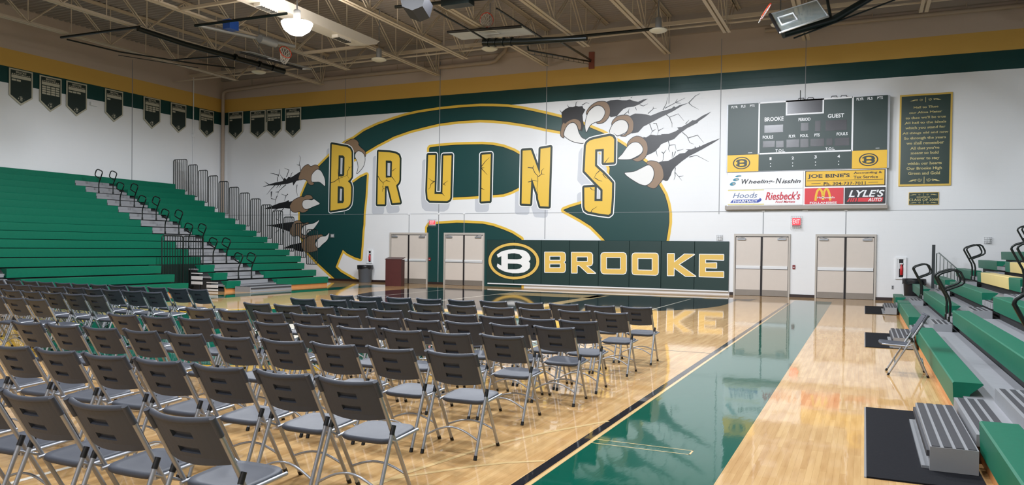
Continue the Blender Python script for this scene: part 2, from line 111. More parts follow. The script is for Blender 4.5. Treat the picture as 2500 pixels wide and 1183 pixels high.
"lylestripe":[[[-0.493,3.404],[-0.453,3.404],[-0.517,3.272],[-0.579,3.273]],[[-0.432,3.404],[-0.392,3.403],[-0.44,3.271],[-0.485,3.271]],[[-0.371,3.403],[-0.325,3.402],[-0.367,3.27],[-0.42,3.27]],[[-0.305,3.402],[-0.25,3.401],[-0.282,3.271],[-0.343,3.272]],[[-0.22,3.402],[0.528,3.404],[0.497,3.263],[-0.254,3.27]]],
"joelines":[[[-1.834,4.002],[0.507,4.002]],[[-1.694,3.906],[-1.4,3.909]],[[0.072,3.905],[0.361,3.91]]],
"text":[["PLYR",-4.39,6.634,-4.178,6.715,"w","b"],["FLS",-4.059,6.637,-3.91,6.721,"w","b"],["PTS",-3.758,6.641,-3.603,6.724,"w","b"],["BROOKE",-3.259,6.105,-2.629,6.249,"w","b"],["PERIOD",-2.145,6.054,-1.76,6.161,"w","b"],["FOULS",-3.312,5.5,-2.964,5.61,"w","b"],["PLYR",-2.45,5.502,-2.233,5.601,"w","b"],["FOUL",-2.078,5.499,-1.818,5.603,"w","b"],["T.O.L.",-2.881,5.02,-2.563,5.122,"w","b"],["1",-3.071,4.755,-3.006,4.853,"w","b"],["2",-2.344,4.752,-2.271,4.848,"w","b"],["PTS",-1.626,5.5,-1.46,5.601,"w","b"],["FOULS",-0.925,5.5,-0.589,5.605,"w","b"],["GUEST",-1.215,6.107,-0.706,6.24,"w","b"],["T.O.L.",-1.273,5.031,-0.97,5.119,"w","b"],["3",-1.617,4.756,-1.538,4.866,"w","b"],["4",-0.888,4.752,-0.811,4.857,"w","b"],["PLYR",-0.333,6.64,-0.12,6.728,"w","b"],["FLS",0.001,6.635,0.153,6.727,"w","b"],["PTS",0.293,6.638,0.456,6.728,"w","b"],["W",-4.004,3.938,-3.758,4.117,"k","bi"],["heeling-",-3.766,3.916,-2.891,4.081,"k","bi"],["N",-2.856,3.94,-2.662,4.121,"k","bi"],["isshin",-2.648,3.937,-2.036,4.073,"k","bi"],["JOE BINE'S",-1.813,4.063,-0.497,4.225,"k","sb"],["Accounting &",-0.385,4.182,0.483,4.273,"k","s"],["Tax Service",-0.383,4.049,0.357,4.139,"k","s"],["Ph. 304-737-7011",-1.315,3.839,0.002,3.942,"k","s"],["Hoods",-4.292,3.451,-3.459,3.636,"bl","i"],["PHARMACY",-4.278,3.298,-3.443,3.38,"w","b"],["Riesbeck's",-3.188,3.365,-2.04,3.651,"r","bi"],["Food Markets",-2.855,3.261,-2.206,3.34,"r","bi"],["McDonald's",-1.496,3.397,-0.951,3.461,"w","b"],["FOLLANSBEE",-1.735,3.211,-0.88,3.283,"w","b"],["LYLE'S",-0.52,3.427,0.562,3.661,"w","bi"],["AUTO",0.068,3.275,0.478,3.394,"w","bi"]],
"dots":[[[-3.036,4.635],[-3.034,4.539],[-2.31,4.63],[-2.308,4.527]],[[-1.576,4.635],[-1.575,4.533],[-0.849,4.639],[-0.847,4.535]]],
"tick":[[-3.796,5.026,-3.657,5.043],[0.269,5.02,0.384,5.037]]},"pq":{"out":[0.97,3.771,2.483,6.764],
"in":[1.02,3.833,2.43,6.707],
"text":[["Hail to Thee",1.368,6.297,2.087,6.366],["our Alma Mater",1.25,6.128,2.196,6.2],["to thee we'll be true",1.14,5.959,2.304,6.041],["All hail to the ideals",1.118,5.792,2.319,5.873],["which you stand for",1.139,5.606,2.298,5.714],["All things old and new",1.059,5.448,2.39,5.537],["So through the years",1.116,5.271,2.316,5.376],["we shall remember",1.179,5.125,2.265,5.218],["All that you've",1.296,4.937,2.139,5.049],["meant so bold",1.313,4.806,2.126,4.892],["Forever to stay",1.302,4.606,2.152,4.72],["within our hearts",1.222,4.465,2.214,4.553],["Our Brooke High",1.206,4.276,2.229,4.392],["Green and Gold",1.257,4.139,2.178,4.234]],
"orn":[[1.268,6.487,2.169,6.654],[1.262,3.854,2.176,4.073]],
"don":[1.283,3.161,2.147,3.567],
"dont":[["DONATED BY",1.517,3.383,1.905,3.431],["CLASS OF 2008",1.292,3.284,2.135,3.361]],
"dorn":[[1.306,3.441,2.115,3.54],[1.311,3.175,2.12,3.286]]},"w":{"fire1":[-20.049,0.821,-19.764,1.433],
"fire2":[0.932,0.718,1.258,1.437],
"exit1":[-16.887,2.435,-16.506,2.758],
"exit2":[-2.341,2.358,-1.981,2.801],
"horn":[[-22.025,1.953,-21.824,2.111],[-4.861,1.94,-4.661,2.133],[3.441,1.913,3.643,2.102]],
"pull":[[-2.273,0.975,-2.185,1.115],[-16.888,1.003,-16.791,1.132]],
"outlet":[0.832,0.38,0.896,0.501],
"red":[-9.825,8.531,-9.603,9.172],
"joints":[-16.454,-16.419,-11.573,-6.692,-4.815,-1.962],
"caps":[[[-17.895,2.984],[-15.209,2.984]],[[-3.275,3.005],[-0.597,3.005]]],
"ban":[[[-28.15,7.988],[-27.248,7.975],[-27.29,6.96],[-27.728,6.639],[-28.163,7.014]],[[-26.761,7.952],[-25.854,7.95],[-25.889,6.906],[-26.351,6.617],[-26.794,6.961]],[[-25.776,7.945],[-24.88,7.94],[-24.886,6.941],[-25.32,6.613],[-25.783,6.981]],[[-24.667,7.94],[-23.773,7.946],[-23.755,6.902],[-24.214,6.57],[-24.677,6.94]]],
"banL":[[[18.142,7.929],[19.025,7.934],[18.978,6.956],[18.55,6.626],[18.145,6.927]],[[19.311,7.912],[20.17,7.898],[20.16,6.928],[19.701,6.58],[19.291,6.919]],[[20.383,7.903],[21.247,7.917],[21.233,6.931],[20.78,6.584],[20.37,6.9]],[[22.075,7.91],[22.911,7.942],[22.882,6.99],[22.488,6.611],[22.067,6.898]],[[23.956,7.941],[24.811,7.956],[24.803,7.036],[24.344,6.603],[23.935,6.879]],[[25.399,7.936],[26.243,7.944],[26.218,7.02],[25.81,6.626],[25.383,6.896]],[[27.033,7.918],[27.908,7.946],[27.864,7.032],[27.481,6.636],[27.042,6.882]]],
"box_l":[21.532,7.203]},"chairs":{"La":[[-10.711,10.125],[-11.24,10.16],[-11.768,10.174],[-12.297,10.178],[-12.826,10.198],[-13.354,10.214],[-13.883,10.214],[-14.412,10.233],[-14.94,10.243],[-15.469,10.269],[-15.998,10.269],[-16.527,10.269],[-17.056,10.269]],
"Lb":[[-10.718,9.177],[-11.228,9.203],[-11.739,9.216],[-12.249,9.245],[-12.76,9.283],[-13.271,9.284],[-13.781,9.298],[-14.292,9.316],[-14.803,9.316],[-15.314,9.316]],
"Lc":[[-10.714,8.116],[-11.246,8.148],[-11.777,8.17],[-12.309,8.188],[-12.841,8.218],[-13.373,8.218]],
"Ld":[[-10.587,7.115],[-11.079,7.12],[-11.571,7.12]],
"R1":[[-2.887,10.531],[-3.407,10.504],[-3.949,10.487],[-4.48,10.459],[-5.059,10.442],[-5.574,10.389],[-6.116,10.351],[-6.644,10.312],[-7.183,10.311],[-7.705,10.27]],
"R2":[[-2.908,9.442],[-3.404,9.447],[-3.957,9.438],[-4.494,9.43],[-5.053,9.426],[-5.591,9.412],[-6.112,9.385],[-6.653,9.368],[-7.154,9.336],[-7.703,9.304]],
"R3":[[-2.897,8.139],[-3.389,8.153],[-3.913,8.165],[-4.405,8.178],[-4.917,8.211],[-5.457,8.208],[-5.99,8.211],[-6.519,8.213],[-7.038,8.193],[-7.581,8.203]],
"R4":[[-2.879,7.376],[-3.379,7.361],[-3.912,7.345],[-4.404,7.311],[-4.902,7.291],[-5.433,7.275],[-5.955,7.243],[-6.472,7.199],[-7.008,7.17],[-7.524,7.143]],
"R5":[[-3.011,6.4],[-3.541,6.373],[-4.057,6.346],[-4.555,6.306],[-5.07,6.276],[-5.562,6.235],[-6.066,6.199],[-6.582,6.175],[-7.111,6.146],[-7.607,6.114]],
"R6":[[-2.869,5.18],[-3.409,5.17],[-3.952,5.151],[-4.473,5.14],[-5.019,5.12],[-5.554,5.096],[-6.087,5.081],[-6.595,5.057],[-7.119,5.045],[-7.619,5.026]],
"R7":[[-2.839,3.829],[-3.345,3.844],[-3.888,3.843],[-4.443,3.844],[-4.974,3.844],[-5.494,3.84],[-6.025,3.84],[-6.556,3.84]],
"R8":[[-2.939,2.677],[-3.516,2.675],[-4.022,2.659],[-4.564,2.659],[-5.106,2.659]]}}

# ---------------------------------------------------------------- helpers
def lin(h):
    h = h.lstrip('#'); r = []
    for i in (0, 2, 4):
        c = int(h[i:i+2], 16) / 255
        r.append(c / 12.92 if c <= .04045 else ((c + .055) / 1.055) ** 2.4)
    return (*r, 1)
MATS = {}
def mat(name, col, rough=.5, metal=0., coat=0., var=.06, scale=6., emit=None, estr=0., bump=0., trans=0., ior=1.5, spec=.5):
    if name in MATS: return MATS[name]
    m = bpy.data.materials.new(name); m.use_nodes = True; nt = m.node_tree
    b = nt.nodes['Principled BSDF']; c = lin(col) if isinstance(col, str) else col
    b.inputs['Roughness'].default_value = rough; b.inputs['Metallic'].default_value = metal
    b.inputs['Coat Weight'].default_value = coat; b.inputs['Coat Roughness'].default_value = .06
    b.inputs['Specular IOR Level'].default_value = spec; b.inputs['IOR'].default_value = ior
    b.inputs['Transmission Weight'].default_value = trans
    if var > 0:
        tc = nt.nodes.new('ShaderNodeTexCoord'); n = nt.nodes.new('ShaderNodeTexNoise')
        n.inputs['Scale'].default_value = scale; n.inputs['Detail'].default_value = 4
        mx = nt.nodes.new('ShaderNodeMix'); mx.data_type = 'RGBA'
        mx.inputs[6].default_value = tuple(v * (1 - var) for v in c[:3]) + (1,)
        mx.inputs[7].default_value = tuple(min(1, v * (1 + var)) for v in c[:3]) + (1,)
        nt.links.new(tc.outputs['Object'], n.inputs['Vector']); nt.links.new(n.outputs['Fac'], mx.inputs[0])
        nt.links.new(mx.outputs[2], b.inputs['Base Color'])
        if bump > 0:
            bp = nt.nodes.new('ShaderNodeBump'); bp.inputs['Strength'].default_value = bump; bp.inputs['Distance'].default_value = .01
            nt.links.new(n.outputs['Fac'], bp.inputs['Height']); nt.links.new(bp.outputs['Normal'], b.inputs['Normal'])
    else:
        b.inputs['Base Color'].default_value = c
    if emit:
        b.inputs['Emission Color'].default_value = lin(emit); b.inputs['Emission Strength'].default_value = estr
    MATS[name] = m; return m
def block_mat(name, col, rough=.45):
    """painted concrete block: brick pattern only as shallow relief"""
    m = mat(name, col, rough, var=.025, scale=.7, spec=.3)
    nt = m.node_tree; b = nt.nodes['Principled BSDF']
    tc = nt.nodes.new('ShaderNodeTexCoord'); sx = nt.nodes.new('ShaderNodeSeparateXYZ'); ad = nt.nodes.new('ShaderNodeMath'); ad.operation = 'ADD'
    cb = nt.nodes.new('ShaderNodeCombineXYZ'); br = nt.nodes.new('ShaderNodeTexBrick'); bp = nt.nodes.new('ShaderNodeBump')
    nt.links.new(tc.outputs['Object'], sx.inputs[0]); nt.links.new(sx.outputs[0], ad.inputs[0]); nt.links.new(sx.outputs[1], ad.inputs[1])
    nt.links.new(ad.outputs[0], cb.inputs[0]); nt.links.new(sx.outputs[2], cb.inputs[1]); nt.links.new(cb.outputs[0], br.inputs['Vector'])
    br.inputs['Scale'].default_value = 1; br.inputs['Brick Width'].default_value = .405; br.inputs['Row Height'].default_value = .2025
    br.inputs['Mortar Size'].default_value = .006; br.inputs['Mortar Smooth'].default_value = .5
    br.inputs['Color1'].default_value = br.inputs['Color2'].default_value = (1, 1, 1, 1); br.inputs['Mortar'].default_value = (0, 0, 0, 1)
    bp.inputs['Strength'].default_value = .25; bp.inputs['Distance'].default_value = .004
    nt.links.new(br.outputs['Color'], bp.inputs['Height']); nt.links.new(bp.outputs['Normal'], b.inputs['Normal'])
    return m
def wood_floor_mat():
    m = bpy.data.materials.new('maple_floor'); m.use_nodes = True; nt = m.node_tree; b = nt.nodes['Principled BSDF']
    tc = nt.nodes.new('ShaderNodeTexCoord'); mp = nt.nodes.new('ShaderNodeMapping'); mp.inputs['Rotation'].default_value = (0, 0, math.pi / 2)
    br = nt.nodes.new('ShaderNodeTexBrick'); br.offset = .37; br.offset_frequency = 3
    br.inputs['Scale'].default_value = 1; br.inputs['Brick Width'].default_value = .95; br.inputs['Row Height'].default_value = .045
    br.inputs['Mortar Size'].default_value = .0004; br.inputs['Mortar Smooth'].default_value = .1; br.inputs['Bias'].default_value = 0.
    br.inputs['Color1'].default_value = lin('#d8b37e'); br.inputs['Color2'].default_value = lin('#c9a16d'); br.inputs['Mortar'].default_value = lin('#8c6a3a')
    n = nt.nodes.new('ShaderNodeTexNoise'); n.inputs['Scale'].default_value = 1; n.inputs['Detail'].default_value = 5
    mp2 = nt.nodes.new('ShaderNodeMapping'); mp2.inputs['Scale'].default_value = (18, 1.6, 1)
    mx = nt.nodes.new('ShaderNodeMix'); mx.data_type = 'RGBA'; mx.blend_type = 'MULTIPLY'; mx.inputs[0].default_value = .55
    rp = nt.nodes.new('ShaderNodeValToRGB'); rp.color_ramp.elements[0].position = .32; rp.color_ramp.elements[0].color = (.72, .62, .5, 1); rp.color_ramp.elements[1].position = .6; rp.color_ramp.elements[1].color = (1, 1, 1, 1)
    nt.links.new(tc.outputs['Object'], mp.inputs[0]); nt.links.new(mp.outputs[0], br.inputs['Vector'])
    nt.links.new(tc.outputs['Object'], mp2.inputs[0]); nt.links.new(mp2.outputs[0], n.inputs['Vector']); nt.links.new(n.outputs['Fac'], rp.inputs[0])
    nt.links.new(br.outputs['Color'], mx.inputs[6]); nt.links.new(rp.outputs[0], mx.inputs[7]); nt.links.new(mx.outputs[2], b.inputs['Base Color'])
    b.inputs['Roughness'].default_value = .45; b.inputs['Specular IOR Level'].default_value = 0.; b.inputs['Coat Weight'].default_value = 1.; b.inputs['Coat Roughness'].default_value = .045; b.inputs['Coat IOR'].default_value = 1.27
    gloss_waves(nt, b)
    MATS['maple_floor'] = m; return m
def gloss_waves(nt, b):
    tc = nt.nodes.new('ShaderNodeTexCoord'); mp = nt.nodes.new('ShaderNodeMapping'); mp.inputs['Scale'].default_value = (5, 1.4, 1)
    n = nt.nodes.new('ShaderNodeTexNoise'); n.inputs['Scale'].default_value = 1.6; n.inputs['Detail'].default_value = 3
    bp = nt.nodes.new('ShaderNodeBump'); bp.inputs['Strength'].default_value = .035; bp.inputs['Distance'].default_value = .02
    nt.links.new(tc.outputs['Object'], mp.inputs[0]); nt.links.new(mp.outputs[0], n.inputs['Vector'])
    nt.links.new(n.outputs['Fac'], bp.inputs['Height']); nt.links.new(bp.outputs['Normal'], b.inputs['Coat Normal'])
def floor_paint(name, col):
    m = mat(name, col, .4, coat=1., var=.04, scale=3, spec=0.); b = m.node_tree.nodes['Principled BSDF']
    b.inputs['Coat Roughness'].default_value = .045; b.inputs['Coat IOR'].default_value = 1.27; gloss_waves(m.node_tree, b); return m

class MB:
    def __init__(s): s.v = []; s.f = []; s.m = []; s.s = []
    def face(s, pts, m=0, smooth=False):
        i = len(s.v); s.v += [tuple(p) for p in pts]; s.f.append(tuple(range(i, i + len(pts)))); s.m.append(m); s.s.append(smooth)
    def raw(s, vs, fs, m=0, smooth=False):
        i = len(s.v); s.v += [tuple(p) for p in vs]
        for f in fs: s.f.append(tuple(k + i for k in f)); s.m.append(m); s.s.append(smooth)
    def box(s, x0, y0, z0, x1, y1, z1, m=0):
        x0, x1 = min(x0, x1), max(x0, x1); y0, y1 = min(y0, y1), max(y0, y1); z0, z1 = min(z0, z1), max(z0, z1)
        s.raw([(x0,y0,z0),(x1,y0,z0),(x1,y1,z0),(x0,y1,z0),(x0,y0,z1),(x1,y0,z1),(x1,y1,z1),(x0,y1,z1)],
              [(0,3,2,1),(4,5,6,7),(0,1,5,4),(1,2,6,5),(2,3,7,6),(3,0,4,7)], m)
    def tube(s, path, r, n=8, m=0, closed=False):
        P = [Vector(p) for p in path]; k = len(P); rings = []; up = None
        for i in range(k):
            a = P[i-1] if (i > 0 or closed) else P[i]; b = P[(i+1) % k] if (i < k-1 or closed) else P[i]
            t = (b - a).normalized()
            if up is None:
                up = t.orthogonal().normalized()
            else:
                up = (up - t * up.dot(t))
                up = up.normalized() if up.length > 1e-6 else t.orthogonal().normalized()
            sd = t.cross(up); rr = r[i] if isinstance(r, (list, tuple)) else r
            rings.append([P[i] + (up * math.cos(2*math.pi*j/n) + sd * math.sin(2*math.pi*j/n)) * rr for j in range(n)])
        vs = [q for g in rings for q in g]; fs = []
        for i in range(k if closed else k-1):
            for j in range(n):
                a = i*n + j; b = i*n + (j+1) % n; c = ((i+1) % k)*n + (j+1) % n; d = ((i+1) % k)*n + j
                fs.append((a, d, c, b))
        s.raw(vs, fs, m, True)
        if not closed:
            s.raw(rings[0], [tuple(range(n))], m); s.raw(rings[-1], [tuple(range(n-1, -1, -1))], m)
    def lathe(s, prof, cx=0, cy=0, n=20, m=0, axis='z'):
        vs = []; fs = []
        for (r, z) in prof:
            for j in range(n):
                a = 2*math.pi*j/n; vs.append((cx + r*math.cos(a), cy + r*math.sin(a), z))
        for i in range(len(prof)-1):
            for j in range(n):
                fs.append((i*n+j, i*n+(j+1) % n, (i+1)*n+(j+1) % n, (i+1)*n+j))
        s.raw(vs, fs, m, True)
        s.raw(vs[:n], [tuple(range(n-1, -1, -1))], m); s.raw(vs[-n:], [tuple(range(n))], m)
    def prism(s, prof, fa, fb, m=0):
        """prof: list of 2-D points, fa/fb map a point to the two end positions"""
        n = len(prof); A = [fa(*p) for p in prof]; B = [fb(*p) for p in prof]
        s.raw(A + B, [tuple((i, (i+1) % n, n + (i+1) % n, n + i)) for i in range(n)], m)
        s.fill([prof], fa, m); s.fill([prof], fb, m)
    def fill(s, loops, pl, m=0):
        flat = [q for l in loops for q in l]
        tris = tessellate_polygon([[Vector((q[0], q[1], 0)) for q in l] for l in loops])
        s.raw([pl(*q) for q in flat], [tuple(t) for t in tris], m)
    def stroke(s, pts, hw, pl, m=0, closed=True, taper=False, disc=True):
        """painted line; every piece sits a hair above its neighbour so that none are coplanar"""
        n = len(pts); N = n if closed else n-1
        W = lambda i: hw * (1 - .75*i/max(1, N)) if taper else hw
        for i in range(N):
            a = Vector(pts[i][:2]); b = Vector(pts[(i+1) % n][:2]); d = b - a
            if d.length < 1e-6: continue
            q = Vector((-d.y, d.x)).normalized(); w0, w1 = W(i), W(i+1); h = (i % 5)*.00009
            s.face([pl(*(a+q*w0), h), pl(*(b+q*w1), h), pl(*(b-q*w1), h), pl(*(a-q*w0), h)], m)
        if disc:
            for i in range(n):
                if not closed and i in (0, n-1): continue
                w0 = W(i); h = .00045 + (i % 4)*.00009
                s.face([pl(pts[i][0] + w0*math.cos(k*math.pi/7), pts[i][1] + w0*math.sin(k*math.pi/7), h) for k in range(14)], m)
    def build(s, name, mats, parent=None, loc=None):
        me = bpy.data.meshes.new(name); me.from_pydata(s.v, [], s.f)
        mats = mats if isinstance(mats, (list, tuple)) else [mats]
        for k in mats: me.materials.append(k)
        me.polygons.foreach_set('material_index', [min(k, len(mats)-1) for k in s.m]); me.polygons.foreach_set('use_smooth', s.s)
        me.update()
        o = bpy.data.objects.new(name, me); COL.objects.link(o)
        if parent is not None: o.parent = parent
        if loc: o.location = loc
        return o
def tag(o, label=None, cat=None, group=None, kind=None):
    if label: o['label'] = label
    if cat: o['category'] = cat
    if group: o['group'] = group
    if kind: o['kind'] = kind
    return o
def empty(name, loc=(0, 0, 0), rz=0., **k):
    o = bpy.data.objects.new(name, None); COL.objects.link(o); o.location = loc; o.rotation_euler = (0, 0, rz); o.empty_display_size = .2
    return tag(o, k.get('label'), k.get('cat'), k.get('group'), k.get('kind'))
def copy_tree(o, parent=None):
    c = o.copy(); COL.objects.link(c)
    if parent is not None: c.parent = parent
    for ch in list(o.children): copy_tree(ch, c)
    return c
def wallp(y): return lambda a, b, d=0.: (a, y-d, b)
def floorp(z): return lambda a, b, d=0.: (a, b, z+d)
def sidep(x): return lambda a, b, d=0.: (x+d, a, b)
def smooth_loop(pts, k=3):
    """Catmull-Rom through a closed outline"""
    n = len(pts); r = []
    for i in range(n):
        p0, p1, p2, p3 = [Vector(pts[(i+j-1) % n]) for j in range(4)]
        for t in range(k):
            u = t/k
            r.append(tuple(.5*((2*p1) + (p2-p0)*u + (2*p0-5*p1+4*p2-p3)*u*u + (3*p1-p0-3*p2+p3)*u**3)))
    return r
def ellipse(cx, cz, rx, rz, n=40): return [(cx + rx*math.cos(2*math.pi*i/n), cz + rz*math.sin(2*math.pi*i/n)) for i in range(n)]
# lettering: one built-in face, thickened, slanted or given slab serifs, fitted to a box
_TC = {}
def glyphs(text, style):
    key = (text, style)
    if key in _TC: return _TC[key]
    cu = bpy.data.curves.new('t', 'FONT'); cu.body = text; cu.size = 1; cu.resolution_u = 3
    cu.offset = .022 if 'b' in style else (.012 if 's' in style else 0.)
    cu.shear = .28 if 'i' in style else 0.
    o = bpy.data.objects.new('t', cu); COL.objects.link(o)
    dg = bpy.context.evaluated_depsgraph_get(); me = o.evaluated_get(dg).to_mesh()
    vs = [(v.co.x, v.co.y) for v in me.vertices]; fs = [tuple(p.vertices) for p in me.polygons]
    if 's' in style:
        cnt = {}
        for f in fs:
            for a, b in zip(f, f[1:] + f[:1]): cnt[(min(a, b), max(a, b))] = cnt.get((min(a, b), max(a, b)), 0) + 1
        for (a, b), c in cnt.items():
            if c == 1:
                (x0, y0), (x1, y1) = vs[a], vs[b]; L = abs(x1-x0)
                if abs(y1-y0) < .004 and .06 < L < .2 and y0 > -.25:
                    inside = sum(1 for q in vs if abs(q[0]-(x0+x1)/2) < .12 and q[1] > y0+.01) > sum(1 for q in vs if abs(q[0]-(x0+x1)/2) < .12 and q[1] < y0-.01)
                    h = .055; xa, xb = min(x0, x1)-.065, max(x0, x1)+.065; ya, yb = (y0, y0+h) if inside else (y0-h, y0)
                    i = len(vs); vs += [(xa, ya), (xb, ya), (xb, yb), (xa, yb)]; fs.append((i, i+1, i+2, i+3))
    o.evaluated_get(dg).to_mesh_clear(); bpy.data.objects.remove(o); bpy.data.curves.remove(cu)
    xs = [v[0] for v in vs]; ys = [v[1] for v in vs]
    _TC[key] = (vs, fs, min(xs), max(xs), min(ys), max(ys)); return _TC[key]
def put_text(mb, text, x0, z0, x1, z1, pl, m=0, style=''):
    vs, fs, a0, a1, b0, b1 = glyphs(text, style)
    sx = (x1-x0)/(a1-a0); sz = (z1-z0)/(b1-b0)
    mb.raw([pl(x0 + (v[0]-a0)*sx, z0 + (v[1]-b0)*sz) for v in vs], fs, m)

# ---------------------------------------------------------------- materials
WHITE = block_mat('white_block_paint', '#e4e6e8')
GREENW = block_mat('green_block_paint', '#16403e', .35)
GOLDW = block_mat('gold_block_paint', '#d2aa58')
BEIGEW = block_mat('beige_block_paint', '#bfb0a4')
P_GREEN = mat('mural_green', '#15403f', .35, var=.05, scale=.8)
P_GOLD = mat('mural_gold', '#e0b945', .4, var=.03, scale=1)
P_BLACK = mat('mural_black', '#15151a', .4, var=.05)
P_DKGREEN = mat('mural_letter_green', '#23322e', .4, var=.04)
P_WHITE = mat('mural_white', '#eef0f0', .45, var=.02)
P_GREY = mat('mural_grey', '#c3c7ce', .45, var=.02)
P_BROWN = mat('mural_brown', '#8a7159', .45, var=.05)
P_NAIL = mat('mural_nail', '#dcdcda', .45, var=.02)
CEIL = mat('ceiling_paint', '#a39a94', .7, var=.08, scale=.6)
STEEL = mat('joist_paint', '#c9bba8', .55, var=.05, scale=2)
SEATG = mat('bleacher_green', '#06684f', .45, var=.10, scale=14, bump=.05, spec=.3)
SEATY = mat('bleacher_gold', '#e6cf86', .4, var=.04)
DECK = mat('deck_grey', '#8f9095', .55, var=.08, scale=9)
DECKD = mat('deck_dark', '#3b3d42', .6, var=.1)
UNDER = mat('understructure', '#2c2e30', .7, var=.1)
STEPG = mat('step_grey', '#8d8f93', .5, var=.06)
TREAD = mat('tread_black', '#3a3b40', .6, var=.1)
BLACKM = mat('black_metal', '#0b1413', .35, var=.05, metal=.2)
RUBBER = mat('mat_rubber', '#191a1f', .9, var=.15, scale=60, bump=.2, spec=.15)
SKIRT = mat('skirt_wood', '#c98a52', .45, var=.12, scale=8)
PLAS = mat('chair_plastic', '#484c55', .52, var=.05, scale=30, spec=.3)
TUBE = mat('chair_tube', '#a9abb0', .32, metal=.55, var=.04)
CAP = mat('chair_cap', '#101012', .5, var=.05)
DOORP = mat('door_paint', '#cfc6bd', .45, var=.03)
FRAMEP = mat('frame_paint', '#b9b3ab', .45, var=.03)
BARM = mat('push_bar_metal', '#dcdfe2', .3, metal=.3, var=.02)
KICK = mat('kick_plate_metal', '#8c857d', .4, metal=.4, var=.08)
DARK = mat('dark_gap', '#161013', .6, var=.05)
BASEB = mat('baseboard_rubber', '#2b1c1a', .5, var=.05)
PADV = mat('pad_vinyl', '#1b3634', .38, var=.05, scale=2, bump=.02)
PADG = mat('pad_gold', '#e0bb5f', .4, var=.03)
CANP = mat('bin_plastic', '#59616b', .5, var=.05)
BAGP = mat('bin_bag', '#16171b', .3, var=.2, scale=20, bump=.6)
MAHOG = mat('podium_mahogany', '#4a201f', .35, var=.18, scale=5)
ALU = mat('white_metal', '#e6e8ea', .4, var=.02)
GREYM = mat('grey_metal', '#9a9da1', .4, metal=.4, var=.04)
RED = mat('red_paint', '#c9272d', .4, var=.05)
SBG = mat('scoreboard_green', '#17332f', .4, var=.06, scale=1)
SBD = mat('scoreboard_display', '#222027', .25, var=.1)
SBY = mat('scoreboard_yellow', '#eab917', .4, var=.02)
SIGNW = mat('sign_white', '#eef0f3', .4, var=.01)
INK = mat('sign_black', '#17151c', .4, var=.02)
SREDP = mat('sign_red', '#d8323c', .45, var=.04)
SREDI = mat('sign_red_ink', '#c41f36', .45, var=.02)
SBLUE = mat('sign_blue', '#2342a4', .45, var=.02)
SSLATE = mat('sign_slate', '#5a6f96', .45, var=.02)
STEAL = mat('sign_teal', '#1f7f98', .45, var=.1)
STAN = mat('sign_tan', '#d9cf86', .45, var=.02)
BAN_G = mat('banner_felt', '#22302c', .8, var=.06)
BAN_W = mat('banner_cream', '#b9b6a4', .8, var=.05)
PIPEP = mat('pipe_paint', '#a8998a', .5, var=.05)

# ---------------------------------------------------------------- floor and court paint
fl = MB(); fl.face([(LX-.3, NY-.2, 0), (RX+.3, NY-.2, 0), (RX+.3, D+.3, 0), (LX-.3, D+.3, 0)])
fl.face([(LX-.3, NY-.2, -.15), (LX-.3, D+.3, -.15), (RX+.3, D+.3, -.15), (RX+.3, NY-.2, -.15)])
floor = tag(fl.build('floor', wood_floor_mat()), 'polished maple court floor of the gymnasium', 'floor', kind='structure')
FG = floor_paint('court_green', '#0a5444'); FBK = floor_paint('court_black', '#232429'); FW = floor_paint('court_white', '#efe9da'); FY = floor_paint('court_gold', '#dcae3c'); FT = floor_paint('court_tan', '#d9bb86')
SLX, SRX, BASEY = -17.3, -2.05, 25.02
def fpaint(name, fn, m, z, label=None):
    mb = MB(); fn(mb, floorp(z)); o = mb.build(name, m, floor)
    if label: o['label'] = label
    return o
def rectf(x0, y0, x1, y1): return [(x0, y0), (x1, y0), (x1, y1), (x0, y1)]
fpaint('painted_border', lambda b, p: b.fill([rectf(-2.02, NY, -.91, 26.6)], p), FG, .0006, 'green painted border along the sideline')
fpaint('painted_border', lambda b, p: b.fill([rectf(-18.42, NY, SLX, 26.2)], p), FG, .0006, 'green painted border by the pennant side bleachers')
fpaint('sideline', lambda b, p: b.fill([rectf(-2.145, NY, -2.065, BASEY)], p), FBK, .0008, 'black sideline stripe')
fpaint('sideline', lambda b, p: b.fill([rectf(-2.052, NY, -2.022, BASEY)], p), FT, .0009, 'thin tan stripe')
fpaint('baseline', lambda b, p: b.fill([rectf(SLX, BASEY-.03, -2.05, BASEY+.02)], p), FBK, .0008)
def three(b, p):
    arc = [(-9.65 + 5.95*math.cos(a), 23.4 + 5.95*math.sin(a)) for a in [math.pi + math.pi*i/48 for i in range(49)]]
    b.fill([[(-15.6, 26.2)] + arc + [(-3.7, 26.2)]], p)
fpaint('three_point_area', three, FBK, .0007, 'black painted area inside the arc')
fpaint('lane_border', lambda b, p: b.fill([rectf(-8.3, 19.0, -7.87, 25.4)], p), FT, .0011, 'bare wood strip beside the lane')
fpaint('lane_border', lambda b, p: b.fill([rectf(-11.4, 23.75, -8.0, 25.3)], p), FT, .0011)
fpaint('court_line', lambda b, p: b.fill([rectf(-11.45, 19.2, -11.38, BASEY)], p), FW, .0013)
for cx in (-14.15, -5.12): fpaint('court_line', lambda b, p: b.fill([rectf(cx-.025, -4, cx+.025, 25.3)], p), FW, .0013)
fpaint('court_line', lambda b, p: b.fill([rectf(-14.15, 20.38, -11.4, 20.43)], p), FW, .0013)
fpaint('court_line', lambda b, p: b.fill([rectf(SLX, 12.17, -2.1, 12.2)], p), FBK, .0009)
fpaint('court_line', lambda b, p: b.fill([rectf(SLX+.9, NY, SLX+.93, 26)], p), FT, .0009)
